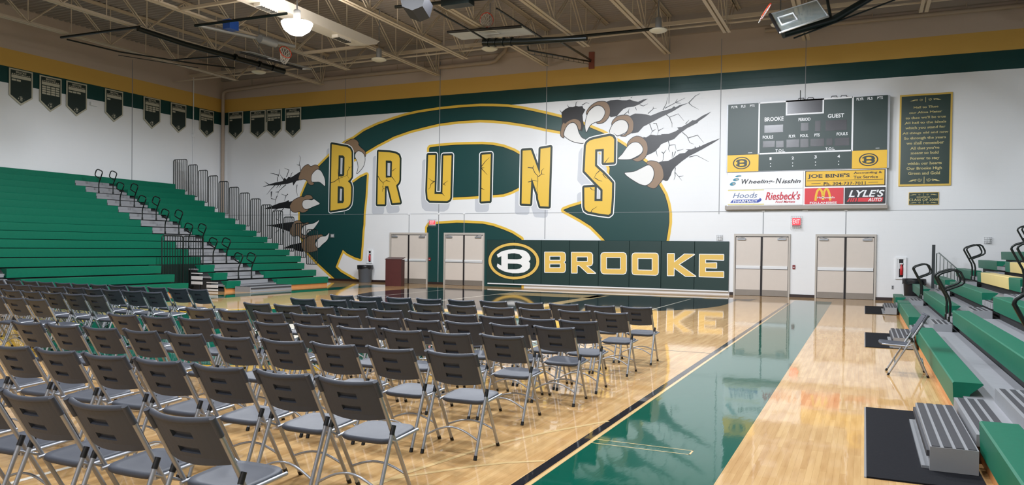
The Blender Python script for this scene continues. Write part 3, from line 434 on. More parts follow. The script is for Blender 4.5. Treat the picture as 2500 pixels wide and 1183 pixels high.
fpaint('court_line', lambda b, p: b.stroke([(-5.2, 1.0), (-3.4, 3.7), (-2.95, 4.36), (-2.92, 4.65), (-2.78, 5.31), (-2.71, 5.65), (-2.49, 6.22), (-2.14, 6.9)], .022, p, closed=False), FT, .0013)
fpaint('court_line', lambda b, p: b.stroke([(-3.1, 4.15), (-2.87, 4.6), (-2.59, 5.0), (-2.4, 5.21), (-2.16, 5.39)], .022, p, closed=False), FT, .0013)
fpaint('coaching_box_mark', lambda b, p: [b.fill([rectf(-2.03, y, -1.21, y+.012)], p) for y in (6.06, 6.19)] + [b.fill([rectf(-1.225, 6.06, -1.21, 6.2)], p)], FT, .0013)
fpaint('center_emblem', lambda b, p: b.fill([ellipse(-9.65, 12.0, 5.3, 5.2, 64)], p), FY, .0007, 'gold ring of the floor emblem')
fpaint('center_emblem', lambda b, p: b.fill([ellipse(-9.65, 12.0, 4.8, 4.7, 64)], p), FG, .0010, 'green field of the floor emblem')
DLB = DATA['pad']['logoB']
def floorB(b, p):
    f = lambda q: (-9.65 + (q[0]+13.19)*3.4, 12.0 + (q[1]-1.03)*3.6)
    b.fill([[f(q) for q in DLB['g']]] + [[f(q) for q in h] for h in DLB['h']], p)
fpaint('center_emblem', floorB, FW, .0013, 'white letter of the floor emblem')
def apron(b, p):
    for (x0, x1, y0, y1) in ((-12.9, -11.7, 25.9, 26.6), (-11.4, -10.2, 25.9, 26.6), (-9.9, -8.6, 25.75, 26.5), (-8.4, -6.9, 25.75, 26.5), (-6.6, -5.2, 25.75, 26.5), (-4.9, -4.3, 25.75, 26.5)):
        b.fill([ellipse((x0+x1)/2, (y0+y1)/2, (x1-x0)/2, (y1-y0)/2, 20)], p)
fpaint('apron_mark', apron, FY, .0013, 'gold painted shapes on the baseline apron')
fpaint('apron_mark', lambda b, p: b.fill([[(-3.85, 25.85), (-3.3, 25.2), (-3.2, 26.6)]], p), FBK, .0012)

# ---------------------------------------------------------------- walls and roof
def banded(mb, pl, a0, a1, top):
    for z0, z1, m in ((0, 7.372, 0), (7.372, 7.972, 1), (7.972, 8.61, 2), (8.61, top, 3)):
        mb.face([pl(a0, z0), pl(a1, z0), pl(a1, z1), pl(a0, z1)], m)
WM = [WHITE, GREENW, GOLDW, BEIGEW]
ROOF = 10.18
wb = MB(); banded(wb, wallp(D), LX-.3, RX+.3, ROOF+.2); wb.box(LX-.3, D+.02, -.1, RX+.3, D+.3, ROOF+.2, 3)
wall_back = tag(wb.build('wall_back', WM), 'white end wall with the painted letter mural and green and gold bands', 'wall', kind='structure')
wl = MB(); banded(wl, sidep(LX), D, NY, ROOF+.2); wl.box(LX-.3, NY, -.1, LX-.02, D, ROOF+.2, 3)
wall_left = tag(wl.build('wall_left', WM), 'white side wall above the tall green bleachers', 'wall', kind='structure')
wr = MB(); banded(wr, sidep(RX), NY, D, ROOF+.2); wr.box(RX+.02, NY, -.1, RX+.3, D, ROOF+.2, 3)
tag(wr.build('wall_right', WM), 'white side wall behind the gold seat bleachers', 'wall', kind='structure')
wf = MB(); banded(wf, wallp(NY), RX+.3, LX-.3, ROOF+.2); wf.box(LX-.3, NY-.3, -.1, RX+.3, NY-.02, ROOF+.2, 3)
tag(wf.build('wall_front', WM), 'white end wall behind the viewer', 'wall', kind='structure')
cl = MB(); y = NY-.2; prof = []
while y < D+.3:
    prof += [(y, ROOF), (y+.10, ROOF), (y+.13, ROOF+.06), (y+.20, ROOF+.06), (y+.23, ROOF)]; y += .23
for a, b in zip(prof, prof[1:]):
    if abs(a[0]-b[0]) < 1e-6 and abs(a[1]-b[1]) < 1e-6: continue
    cl.face([(LX-.3, a[0], a[1]), (RX+.3, a[0], a[1]), (RX+.3, b[0], b[1]), (LX-.3, b[0], b[1])])
cl.box(LX-.3, NY-.2, ROOF+.15, RX+.3, D+.3, ROOF+.3)
tag(cl.build('ceiling', CEIL), 'ribbed metal roof deck', 'ceiling', kind='structure')
tr = MB(); tr.box(LX, D-.16, 9.47, RX, D, ROOF)
tag(tr.build('trim_1', CEIL), 'painted steel edge beam on top of the mural wall', 'beam', kind='structure')
bb = MB()
for a, b in ((LX, -18.84), (-16.93, -16.14), (-4.4, -4.26), (-2.36, -1.54), (.35, RX)): bb.box(a, D-.018, 0, b, D, .1)
tag(bb.build('baseboard_back', BASEB), 'dark rubber baseboard along the mural wall', 'baseboard', kind='structure')
# wall joints
JM = mat('joint_caulk', '#8f9296', .6, var=.05)
jm = MB()
jm.box(LX, D-.012, 2.985, RX, D, 2.998)
o = jm.build('wall_joint', JM, wall_back); o['label'] = 'thin level joint across the wall'
for jx, z0, z1, w in ((-16.43, .1, 9.4, .014), (-11.575, 1.95, 9.4, .014), (-6.69, 7.0, 9.4, .012), (-4.81, 2.9, 9.2, .012), (-1.96, 6.8, 9.2, .01), (-21.3, 3.0, 9.2, .01), (-17.895, 2.19, 2.99, .014), (-15.209, 2.19, 2.99, .014), (-3.275, 2.19, 2.99, .014), (-.597, 2.19, 2.99, .014)):
    j = MB(); j.box(jx-w, D-.01, z0, jx+w, D, z1); j.build('wall_joint', JM, wall_back)
jc = MB()
for cxs, cz in ((-17.895, 2.985), (-15.209, 2.985), (-3.275, 3.005), (-.597, 3.005), (-16.42, 2.985)): jc.box(cxs-.05, D-.03, cz-.035, cxs+.05, D, cz+.035)
jc.box(-1.98, D-.025, 2.96, -1.80, D, 3.06)
jc.build('joint_cover', ALU, wall_back)
j = MB(); j.box(LX, 23.38, 4, LX+.01, 23.41, 9.4); j.build('wall_joint', JM, wall_left)

# ---------------------------------------------------------------- mural on the end wall
def lay(k): return wallp(D - .0014*k)
em = MB()
EM = DATA['emblem']; CT = DATA['counters']
em.stroke(EM, .125, lay(2), 0); em.stroke(EM, .022, lay(3), 1); em.fill([EM], lay(4), 2)
for c_ in CT: em.stroke(c_, .125, lay(2), 0); em.stroke(c_, .022, lay(3), 1); em.fill([c_], lay(4), 2)
o = em.build('painted_emblem', [P_GOLD, P_BLACK, P_GREEN], wall_back); o['label'] = 'huge green letter emblem edged in gold'
FIRST = {}
for key in 'BRUINS':
    L = DATA['letters'][key]; g = L['g']; mb = MB()
    mb.stroke([(x-.17, z-.31) for x, z in g], .13, lay(1), 4); mb.fill([[(x-.17, z-.31) for x, z in g]], lay(1.62), 4)
    mb.stroke(g, .128, lay(10), 0); mb.stroke(g, .088, lay(11), 1)
    for h in L['h']: mb.fill([h], lay(11.5), 1)
    mb.fill([g] + L['h'], lay(12), 2)
    for w_ in L['w']: mb.fill([w_], lay(13), 3)
    o = mb.build('painted_letter', [P_WHITE, P_DKGREEN, P_GOLD, P_GREY, P_GREY], wall_back); o['label'] = 'gold block letter %s with cracks' % key
for c_ in DATA['claws']:
    mb = MB()
    if c_['t']: mb.fill([c_['t']], lay(5), 0)
    b_ = smooth_loop(c_['b'], 3); n_ = smooth_loop(c_['n'], 3)
    mb.fill([b_], lay(7), 1); mb.stroke(b_, .012, lay(7.3), 0)
    mb.fill([n_], lay(8), 2); mb.stroke(n_, .012, lay(8.3), 0)
    o = mb.build('painted_claw', [P_BLACK, P_BROWN, P_NAIL], wall_back); o['label'] = 'painted brown claw tearing through the wall'
for nm, lst, k_, w_ in (('cracksL', DATA['cracksL'], 6, .02), ('cracksR', DATA['cracksR'], 6, .014), ('cracksT', DATA['cracksT'], 14, .016)):
    mb = MB()
    for q in lst: mb.stroke(q, w_, lay(k_), 0, closed=False, taper=True)
    o = mb.build('painted_cracks', P_BLACK, wall_back); o['label'] = 'painted hairline cracks'

# ---------------------------------------------------------------- doors
def door(n, x0, x1, label):
    t = empty('door_%d' % n, ((x0+x1)/2, D, 0), label=label, cat='door', kind='structure'); w = (x1-x0)/2; H = 2.19
    f = MB()
    f.box(-w, -.07, 0, -w+.055, 0, H); f.box(w-.055, -.07, 0, w, 0, H); f.box(-w+.055, -.07, H-.085, w-.055, 0, H)
    f.build('door_frame', FRAMEP, t)
    b = MB(); b.box(-w+.055, -.012, 0, w-.055, 0, H-.085); b.build('door_shadow_gap', DARK, t)
    mu = MB(); mu.box(-.034, -.05, 0, .034, -.012, H-.09); mu.build('mullion', DARK, t)
    for s in (-1, 1):
        a, c = (-w+.07, -.034) if s < 0 else (.034, w-.07)
        l = MB(); l.box(a, -.034, .012, c, -.013, H-.115); lo = l.build('door_leaf', DOORP, t)
        k = MB(); k.box(a+.008, -.04, .02, c-.008, -.034, .215); k.build('kick_plate', KICK, lo)
        p = MB(); p.box(a+.01, -.07, .955, c-.01, -.034, 1.02, 1); p.box(a+.01, -.075, 1.02, c-.01, -.034, 1.06, 0); p.box(a+.01, -.04, .94, c-.01, -.034, .955, 2)
        p.build('push_bar', [ALU, BARM, DARK], lo)
        cx = a + .20 if s < 0 else c - .20
        q = MB(); q.box(cx-.15, -.10, H-.215, cx+.13, -.034, H-.155); q.tube([(cx+s*-.1, -.07, H-.15), (cx+s*.05, -.2, H-.12), (cx+s*.16, -.06, H-.105)], .011, 6)
        q.build('door_closer', GREYM, lo)
door(1, -18.836, -16.925, 'tan double door behind the podium'); door(2, -16.137, -14.236, 'tan double door set in the green paint beside the padding')
door(3, -4.256, -2.358, 'tan double door between the padding and the red pull station'); door(4, -1.54, .352, 'tan double door nearest the gold seat bleachers')

# ---------------------------------------------------------------- wall padding with printed name
PD = DATA['pad']; px0, px1 = PD['rect'][0][0], PD['rect'][2][0]; pz0, pz1 = .145, 1.915
pt = empty('wall_padding', (0, D, 0), label='dark green wall padding printed with a logo oval and gold school name', cat='wall padding')
edges = [px0] + PD['seams'] + [px1]; panels = []
for a, b in zip(edges, edges[1:]):
    m = MB(); e = .012
    m.raw([(a+.004, 0, pz0), (b-.004, 0, pz0), (b-.004, 0, pz1), (a+.004, 0, pz1), (a+.004, -.045, pz0), (b-.004, -.045, pz0), (b-.004, -.045, pz1), (a+.004, -.045, pz1), (a+e, -.058, pz0+e), (b-e, -.058, pz0+e), (b-e, -.058, pz1-e), (a+e, -.058, pz1-e)],
          [(0, 4, 5, 1)[::-1], (1, 5, 6, 2)[::-1], (2, 6, 7, 3)[::-1], (3, 7, 4, 0)[::-1], (4, 8, 9, 5)[::-1], (5, 9, 10, 6)[::-1], (6, 10, 11, 7)[::-1], (7, 11, 8, 4)[::-1], (8, 9, 10, 11)])
    panels.append(m.build('pad_panel', PADV, pt))
for key in ('B', 'R', 'O', 'O2', 'K', 'E'):
    L = PD[key]; m = MB(); a, b = wallp(-.0595), wallp(-.0610)
    m.stroke(L['g'], .026, a, 0)
    for h in L['h']: m.stroke(h, .026, a, 0)
    m.fill([L['g']] + L['h'], b, 1)
    xm = sum(q[0] for q in L['g'])/len(L['g']); o = m.build('printed_letter', [P_WHITE, PADG], pt); o['label'] = 'gold printed letter %s' % key[0]
ov = PD['oval']; ocx = (ov[0][0]+ov[1][0])/2; ocz = (ov[2][1]+ov[3][1])/2; orx = (ov[1][0]-ov[0][0])/2; orz = (ov[2][1]-ov[3][1])/2; irx = (ov[5][0]-ov[4][0])/2; irz = (ov[6][1]-ov[7][1])/2
m = MB(); m.fill([ellipse(ocx, ocz, orx+.02, orz+.02), ellipse(ocx, ocz, irx-.02, irz-.02)], wallp(-.0592), 2)
m.fill([ellipse(ocx, ocz, orx, orz), ellipse(ocx, ocz, irx, irz)], wallp(-.0605), 1); m.fill([DLB['g']] + DLB['h'], wallp(-.0605), 0)
o = m.build('printed_logo', [P_WHITE, PADG, P_BLACK], pt); o['label'] = 'white letter in a gold oval ring'
m = MB(); m.box(px0+.07, -.1, .10, px1, 0, .145); m.build('pad_rail', ALU, pt)

# ---------------------------------------------------------------- scoreboard
SB = DATA['sb']; SY = -.25
sbt = empty('scoreboard', (0, D, 0), label='green scoreboard with yellow logo panels above the sponsor signs', cat='scoreboard')
m = MB(); m.box(SB['left'][0]-.04, SY+.02, 4.37, SB['right'][2]+.07, 0, 6.755); m.build('cabinet', GREYM, sbt)
def R4(mb, r, y, m=0): mb.face([(r[0], y, r[1]), (r[2], y, r[1]), (r[2], y, r[3]), (r[0], y, r[3])], m)
def slab(name, r, mats, y0, y1, parent, label=None):
    q = MB(); q.box(r[0], y0, r[1], r[2], y1, r[3]); o = q.build(name, mats, parent)
    if label: o['label'] = label
    return o
slab('stat_panel', SB['left'], SBG, SY, SY+.03, sbt); slab('stat_panel', SB['right'], SBG, SY, SY+.03, sbt)
slab('main_panel', SB['mid'], SBG, SY, SY+.03, sbt); slab('timeout_panel', SB['strip'], SBG, SY, SY+.03, sbt)
q = MB(); r = SB['mid']
for a in ((r[0]-.03, r[1]-.03, r[0]+.02, r[3]+.03), (r[2]-.02, r[1]-.03, r[2]+.03, r[3]+.03), (r[0], r[1]-.03, r[2], r[1]+.02), (r[0], r[3]-.02, r[2], r[3]+.03)): q.box(a[0], SY-.006, a[1], a[2], SY+.01, a[3])
q.build('panel_border', SIGNW, sbt)
def digit(r):
    o = slab('digit_window', r, SBD, SY-.008, SY+.01, sbt)
for r in SB['disp']: digit(r)
r = SB['clock']; slab('clock_border', [r[0]-.05, r[1]-.05, r[2]+.05, r[3]+.05], SIGNW, SY-.006, SY+.01, sbt); slab('clock_window', r, SBD, SY-.012, SY+.01, sbt)
for nm, rr, ovq in (('logo_panel', SB['yl'], SB['ovals'][0]), ('logo_panel', SB['yr'], SB['ovals'][1])):
    o = slab(nm, rr, SBY, SY, SY+.03, sbt, 'yellow panel with a black oval logo'); cx = (ovq[0][0]+ovq[1][0])/2; cz = (ovq[2][1]+ovq[3][1])/2; rx = (ovq[1][0]-ovq[0][0])/2; rz = abs(ovq[2][1]-ovq[3][1])/2
    q = MB(); q.fill([ellipse(cx, cz, rx, rz), ellipse(cx, cz, rx*.86, rz*.84)], wallp(SY-.003), 0)
    k = rx/orx*1.02; q.fill([[(cx+(a-ocx)*k*.98, cz+(b-ocz)*rz/orz*.98) for a, b in L_] for L_ in [DLB['g']] + DLB['h']], wallp(SY-.004), 1)
    q.build('logo', [INK, mat('logo_green', '#182c20', .4, var=.02)], o)
q = MB()
for tx in SB['text']:
    if tx[6] == 'b' and tx[5] == 'w' and tx[2] > 4.3: put_text(q, tx[0], tx[1], tx[2], tx[3], tx[4], wallp(SY-.004), 0, 'b')
for d in SB['dots']:
    for (a, b) in d: q.fill([ellipse(a, b, .018, .018, 8)], wallp(SY-.004))
for r in SB['tick']: R4(q, r, SY-.004)
q.build('lettering', SIGNW, sbt)
q = MB()
for cx in (-2.2, -1.9, -1.15, -.85): q.tube([(cx, -.15, 6.75), (cx+.05, -.18, 6.85), (cx+.2, -.12, 6.86), (cx+.24, -.1, 6.76)], .012, 6)
q.tube([(-2.12, -.02, 6.75), (-2.12, -.02, 7.15)], .01, 6); q.build('cable', BLACKM, sbt)
def sign(name, r, m, label, texts, extra=None, y=SY, mats=None):
    t = empty(name, (0, D, 0), label=label, cat='sign'); q = MB(); q.box(r[0], y, r[1], r[2], y+.03, r[3]); q.build('sign_panel', m, t)
    CM = {'w': SIGNW, 'k': INK, 'bl': SSLATE, 'r': SREDI}
    k = MB(); order = []
    for tx in texts:
        if tx[5] not in order: order.append(tx[5])
        put_text(k, tx[0], tx[1], tx[2], tx[3], tx[4], wallp(y-.006), order.index(tx[5]), tx[6])
    if k.v: k.build('lettering', [CM[c_] for c_ in order], t)
    if extra: extra(t)
    return t
TX = {}
for tx in SB['text']: TX.setdefault(tx[0], []).append(tx)
lo = SB['low']; xm = -1.96
sg = empty('sign_mount', (0, D, 0), label='white backing board holding the sponsor signs under the scoreboard', cat='sign board')
q = MB(); q.box(lo[0], SY+.03, lo[1], lo[2], 0, lo[3]); q.box(SB['shelf'][0], -.2, SB['shelf'][1]-.0, SB['shelf'][2], 0, SB['shelf'][3]+.02, 1); q.build('backing_board', [SIGNW, KICK], sg)
def ex_leaf(t):
    for i, l in enumerate(SB['leaves']):
        cx = (l[0][0]+l[1][0])/2; cz = (l[2][1]+l[3][1])/2; rx = (l[1][0]-l[0][0])/2; rz = abs(l[2][1]-l[3][1])/2
        q = MB(); q.fill([[(cx+a*rx+b*rx*.25, cz+b*rz) for a, b in ellipse(0, 0, 1, 1, 20)]], wallp(SY-.004), 0); q.fill([[(cx+rx*.3+a*rx*.45, cz+b*rz*.5) for a, b in ellipse(0, 0, 1, 1, 14)]], wallp(SY-.006), 1); q.build('leaf_mark', [STEAL, KICK], t)
sign('sponsor_sign', [lo[0]+.03, 3.76, xm, 4.33], SIGNW, 'white sponsor sign with three teal leaf marks and slanted black lettering', TX['W'] + TX['heeling-'] + TX['N'] + TX['isshin'], ex_leaf)
def ex_joe(t):
    r = SB['joe']; q = MB()
    for a in ((r[0], r[1], r[0]+.025, r[3]), (r[2]-.025, r[1], r[2], r[3]), (r[0], r[1], r[2], r[1]+.02), (r[0], r[3]-.02, r[2], r[3])): R4(q, a, SY-.003)
    for l in SB['joelines']: q.stroke([l[0], l[1]], .007, wallp(SY-.004), 0, closed=False)
    q.build('border_lines', INK, t)
sign('sponsor_sign', SB['joe'], SBY, 'yellow sponsor sign with black serif lettering and a telephone number', TX["JOE BINE'S"] + TX['Accounting &'] + TX['Tax Service'] + TX['Ph. 304-737-7011'], ex_joe)
def ex_hood(t):
    q = MB()
    for r in SB['bars']: R4(q, r, SY-.003)
    q.build('tan_bar', STAN, t); q = MB(); q.fill([SB['swoosh']], wallp(SY-.003)); q.build('blue_swoosh', SBLUE, t)
sign('sponsor_sign', [lo[0]+.03, 3.19, -3.58, 3.75], SIGNW, 'white pharmacy sign with blue swoosh and two tan bars', TX['Hoods'] + TX['PHARMACY'], ex_hood)
sign('sponsor_sign', [-3.57, 3.19, xm, 3.75], SIGNW, 'white food market sign with slanted red lettering', TX["Riesbeck's"] + TX['Food Markets'])
def ex_mc(t):
    q = MB()
    for l in SB['arch']: q.stroke([a for a in smooth_open(l)], .035, wallp(SY-.003), 0, closed=False)
    q.build('yellow_arches', SBY, t)
def smooth_open(pts, k=4):
    P = [pts[0]] + list(pts) + [pts[-1]]; r = []
    for i in range(1, len(P)-2):
        p0, p1, p2, p3 = [Vector(P[i+j-1]) for j in range(4)]
        for t in range(k):
            u = t/k; r.append(tuple(.5*((2*p1) + (p2-p0)*u + (2*p0-5*p1+4*p2-p3)*u*u + (3*p1-p0-3*p2+p3)*u**3)))
    return r + [tuple(pts[-1])]
sign('sponsor_sign', SB['mc'], SREDP, 'red restaurant sign with yellow arches', TX["McDonald's"] + TX['FOLLANSBEE'], ex_mc)
def ex_ly(t):
    q = MB()
    for l in SB['lylestripe']: q.fill([l], wallp(SY-.003))
    q.build('red_stripe', SREDP, t)
sign('sponsor_sign', SB['lyle'], INK, 'black auto sign with slanted white lettering and red stripe', TX["LYLE'S"] + TX['AUTO'], ex_ly)

# ---------------------------------------------------------------- song plaque and donor plaque
PQ = DATA['pq']; GOLDM = mat('plaque_gold', '#c9a84a', .35, metal=.2, var=.06); PLG = mat('plaque_green', '#0d2f25', .3, var=.05); GINK = mat('plaque_ink', '#cdbf80', .45, var=.03)
def ornament(mb, r, y):
    cx = (r[0]+r[2])/2; w = (r[2]-r[0])/2; h = r[3]-r[1]; cz = (r[1]+r[3])/2
    for s in (-1, 1):
        for (ox, oz, rad, turns, dirn) in ((.30, .02, .27, 1.3, 1), (.55, -.05, .17, 1.2, -1)):
            pts = []
            for i in range(22):
                a = i/21*turns*2*math.pi; rr = rad*(1-.75*i/21); pts.append((cx + s*(ox*w + rr*h*1.1*math.cos(a*dirn+2.6)), cz + oz*h + rr*h*math.sin(a*dirn+2.6)))
            mb.stroke(pts, h*.03, wallp(y), 0, closed=False, disc=False)
        mb.fill([[(cx+s*.55*w, cz+.1*h), (cx+s*.75*w, cz+.08*h), (cx+s*w, cz-.2*h), (cx+s*.78*w, cz-.18*h), (cx+s*.6*w, cz-.02*h)]], wallp(y), 0)
    mb.stroke([(cx, cz-.5*h), (cx, cz+.5*h)], h*.04, wallp(y), 0, closed=False)
pl_ = empty('song_plaque', (0, D, 0), label='tall green plaque with gold frame and the verses of a school song', cat='plaque')
q = MB(); r = PQ['out']; q.box(r[0], -.045, r[1], r[2], 0, r[3]); q.build('plaque_frame', GOLDM, pl_)
q = MB(); R4(q, PQ['in'], -.047); q.build('plaque_face', PLG, pl_)
q = MB()
for tx in PQ['text']: put_text(q, *tx, wallp(-.049), 0, 's')
for r in PQ['orn']: ornament(q, r, -.049)
q.build('lettering', GINK, pl_)
dn = empty('donor_plaque', (0, D, 0), label='small dark donor plaque under the song plaque', cat='plaque')
q = MB(); r = PQ['don']; q.box(r[0], -.04, r[1], r[2], 0, r[3]); q.build('plaque_frame', GOLDM, dn)
q = MB(); R4(q, [r[0]+.015, r[1]+.015, r[2]-.015, r[3]-.015], -.042); q.build('plaque_face', PLG, dn)
q = MB()
for tx in PQ['dont']: put_text(q, *tx, wallp(-.044), 0, 's')
for r in PQ['dorn']: ornament(q, r, -.044)
q.build('lettering', GINK, dn)

# ---------------------------------------------------------------- pennants
def pennant(plf, a, label, rows, seed):
    """a: five outline points (top pair, lower right, tip, lower left) on the wall"""
    rnd = random.Random(seed); t = empty('pennant', (0, 0, 0), label=label, cat='banner', group='championship pennants')
    xs = [q[0] for q in a]; x0, x1 = min(a[0][0], a[4][0]), max(a[1][0], a[2][0]); z1 = (a[0][1]+a[1][1])/2; zs = (a[2][1]+a[4][1])/2; zt = a[3][1]; cx = (x0+x1)/2; w = (x1-x0)
    out = [(x0, z1), (x0, zs), (cx, zt), (x1, zs), (x1, z1)]
    ins = [(x0+.05, z1-.05), (x0+.05, zs+.03), (cx, zt+.075), (x1-.05, zs+.03), (x1-.05, z1-.05)]
    q = MB(); q.prism(out, lambda u, v: plf(u, v, .03), lambda u, v: plf(u, v, .055)); q.build('pennant_border', BAN_W, t)
    q = MB(); q.fill([ins], lambda u, v: plf(u, v, .057)); q.build('pennant_field', BAN_G, t)
    q = MB(); y = .0595; P = lambda u, v: plf(u, v, y)
    put_text(q, 'BROOKE', cx-.22*w, z1-.15, cx+.22*w, z1-.075, P, 0, 'b')
    for k in range(9): q.fill([[(x0+.09+k*(w-.18)/9, z1-.205), (x0+.09+(k+.7)*(w-.18)/9, z1-.205), (x0+.09+(k+.7)*(w-.18)/9, z1-.175), (x0+.09+k*(w-.18)/9, z1-.175)]], P)
    q.fill([[(x0+.08, z1-.34), (x1-.08, z1-.34), (x1-.08, z1-.225), (x0+.08, z1-.225)]], P)
    cw = (w-.16)/4
    for r_, n_ in enumerate(rows):
        for k in range(n_):
            u = x0+.08+k*cw; v = z1-.375-r_*.085; q.fill([[(u+.01, v-.065), (u+cw-.015, v-.065), (u+cw-.015, v), (u+.01, v)]], P)
    q.fill([ellipse(cx, zt+.24, .115, .09, 24)], P); q.build('pennant_print', BAN_W, t)
    q = MB(); q.fill([[(cx+(a_-ocx)*.15, zt+.24+(b_-ocz)*.16) for a_, b_ in L_] for L_ in [DLB['g']] + DLB['h']], lambda u, v: plf(u, v, .0615)); q.build('pennant_logo', BAN_G, t)
ORD = ['first', 'second', 'third', 'fourth', 'fifth', 'sixth', 'seventh', 'eighth', 'ninth', 'tenth', 'eleventh', 'twelfth', 'thirteenth', 'fourteenth', 'fifteenth']
W_ = DATA['w']
for i, a in enumerate(W_['ban']):
    pennant(lambda u, v, d: (u, D-d, v), a, 'dark green pennant on the mural wall, %s along from the room corner' % ORD[i], ((1,), (1,), (4, 2), (4,))[i], i)
for i, a in enumerate(W_['banL'][::-1]):
    pennant(lambda u, v, d: (LX+d, u, v), a, 'dark green pennant on the side wall, %s along from the room corner' % ORD[i], ((4, 2), (1,), (4, 4, 3), (1,), (3,), (4, 4, 4, 4), (2,))[i], 20+i)

# ---------------------------------------------------------------- small wall fittings
def fire_box(r, label):
    t = empty('extinguisher_cabinet', ((r[0]+r[2])/2, D, r[1]), label=label, cat='fire cabinet'); w = (r[2]-r[0])/2; h = r[3]-r[1]
    q = MB(); q.box(-w, -.05, 0, -w+.05, 0, h); q.box(w-.05, -.05, 0, w, 0, h); q.box(-w+.05, -.05, 0, w-.05, 0, .06); q.box(-w+.05, -.05, h-.06, w-.05, 0, h); q.box(-w+.05, -.03, .06, -w*.35, 0, h-.06); q.box(w*.45, -.03, .06, w-.05, 0, h-.06); q.build('cabinet_frame', ALU, t)
    q = MB(); q.box(-w*.35, -.006, .06, w*.45, 0, h-.06); q.build('cabinet_back', DARK, t)
    q = MB(); q.lathe([(.012, h*.18), (.045, h*.2), (.045, h*.55), (.02, h*.62), (.015, h*.7)], .02, -.05, 12); q.build('extinguisher', RED, t)
    q = MB(); q.box(-.03, -.075, h*.68, .06, -.03, h*.74); q.box(-.045, -.06, h*.48, -.02, -.04, h*.74); q.build('extinguisher_handle', ALU, t)
fire_box(W_['fire1'], 'white fire extinguisher cabinet above the grey trash can'); fire_box(W_['fire2'], 'white fire extinguisher cabinet above the black trash can')
EXITM = mat('exit_glow', '#ffd9d9', .4, var=0, emit='#ff9aa0', estr=1.1); EXITR = mat('exit_red', '#ff2233', .4, var=0, emit='#ff2030', estr=1.4)
def exit_sign(r, label):
    t = empty('exit_sign', ((r[0]+r[2])/2, D, r[1]), label=label, cat='exit sign'); w = (r[2]-r[0])/2; h = r[3]-r[1]
    q = MB(); q.box(-w*.8, -.07, .06, w*.72, 0, h-.05); q.build('sign_body', ALU, t)
    q = MB(); q.face([(-w*.78, -.072, h*.32), (w*.7, -.072, h*.32), (w*.7, -.072, h-.06), (-w*.78, -.072, h-.06)]); q.build('sign_face', EXITR, t)
    q = MB(); put_text(q, 'EXIT', -w*.6, h*.42, w*.55, h*.78, wallp(-.075), 0, 'b'); q.build('lettering', EXITM, t)
    q = MB(); q.face([(-w*.78, -.072, .09), (w*.7, -.072, .09), (w*.7, -.072, h*.3), (-w*.78, -.072, h*.3)]); q.build('lower_panel', mat('exit_dark', '#7a4a48', .5), t)
    q = MB(); n = 6
    for i in range(n+1):
        x = -w + 2*w*i/n; q.tube([(x, 0, 0), (x, -.13, 0), (x, -.13, h), (x, 0, h)], .003, 4)
        z = h*i/n; q.tube([(-w, 0, z), (-w, -.13, z), (w, -.13, z), (w, 0, z)], .003, 4)
    q.build('wire_guard', GREYM, t)
exit_sign(W_['exit1'], 'caged red exit sign over the door by the podium'); exit_sign(W_['exit2'], 'caged red exit sign between the two tan doors near the bleachers')
for r, l in zip(W_['horn'], ('caged white strobe beside the lowest painted claw', 'caged white strobe on the padding top edge', 'caged white strobe over the gold seat bleachers')):
    t = empty('alarm_strobe', ((r[0]+r[2])/2, D, r[1]), label=l, cat='alarm'); w = (r[2]-r[0])/2; h = r[3]-r[1]
    q = MB(); q.box(-w*.75, -.05, h*.1, w*.6, 0, h*.9); q.build('strobe_body', ALU, t)
    q = MB()
    for i in range(4):
        x = -w+2*w*i/3; z = h*i/3; q.tube([(x, 0, 0), (x, -.08, 0), (x, -.08, h), (x, 0, h)], .004, 4); q.tube([(-w, 0, z), (-w, -.08, z), (w, -.08, z), (w, 0, z)], .004, 4)
    q.build('wire_guard', GREYM, t)
for r, l in zip(W_['pull'], ('small dark red pull station beside the middle door', 'small red pull station on the green paint between two doors')):
    t = empty('pull_station', ((r[0]+r[2])/2, D, r[1]), label=l, cat='fire alarm'); w = (r[2]-r[0])/2; h = r[3]-r[1]
    q = MB(); q.box(-w, -.035, 0, w, 0, h); q.build('station_body', mat('pull_red', '#7c1f22', .4), t); q = MB(); q.box(-w*.6, -.045, h*.35, w*.6, -.035, h*.5); q.build('pull_handle', ALU, t)
r = W_['outlet']; t = empty('wall_outlet', ((r[0]+r[2])/2, D, r[1]), label='small grey outlet plate low on the wall below the fire cabinet', cat='outlet'); q = MB(); q.box(-.032, -.012, 0, .032, 0, r[3]-r[1]); q.build('outlet_plate', GREYM, t)
q = MB()
for z in (.035, .08): q.box(-.015, -.014, z-.012, .015, -.012, z+.012)
q.build('outlet_socket', DARK, t)
by, bz = W_['box_l']; q = MB(); q.box(LX, by-.15, bz-.09, LX+.12, by+.15, bz+.05); tag(q.build('emergency_light', ALU), 'small white box on the side wall between two pennants', 'light')

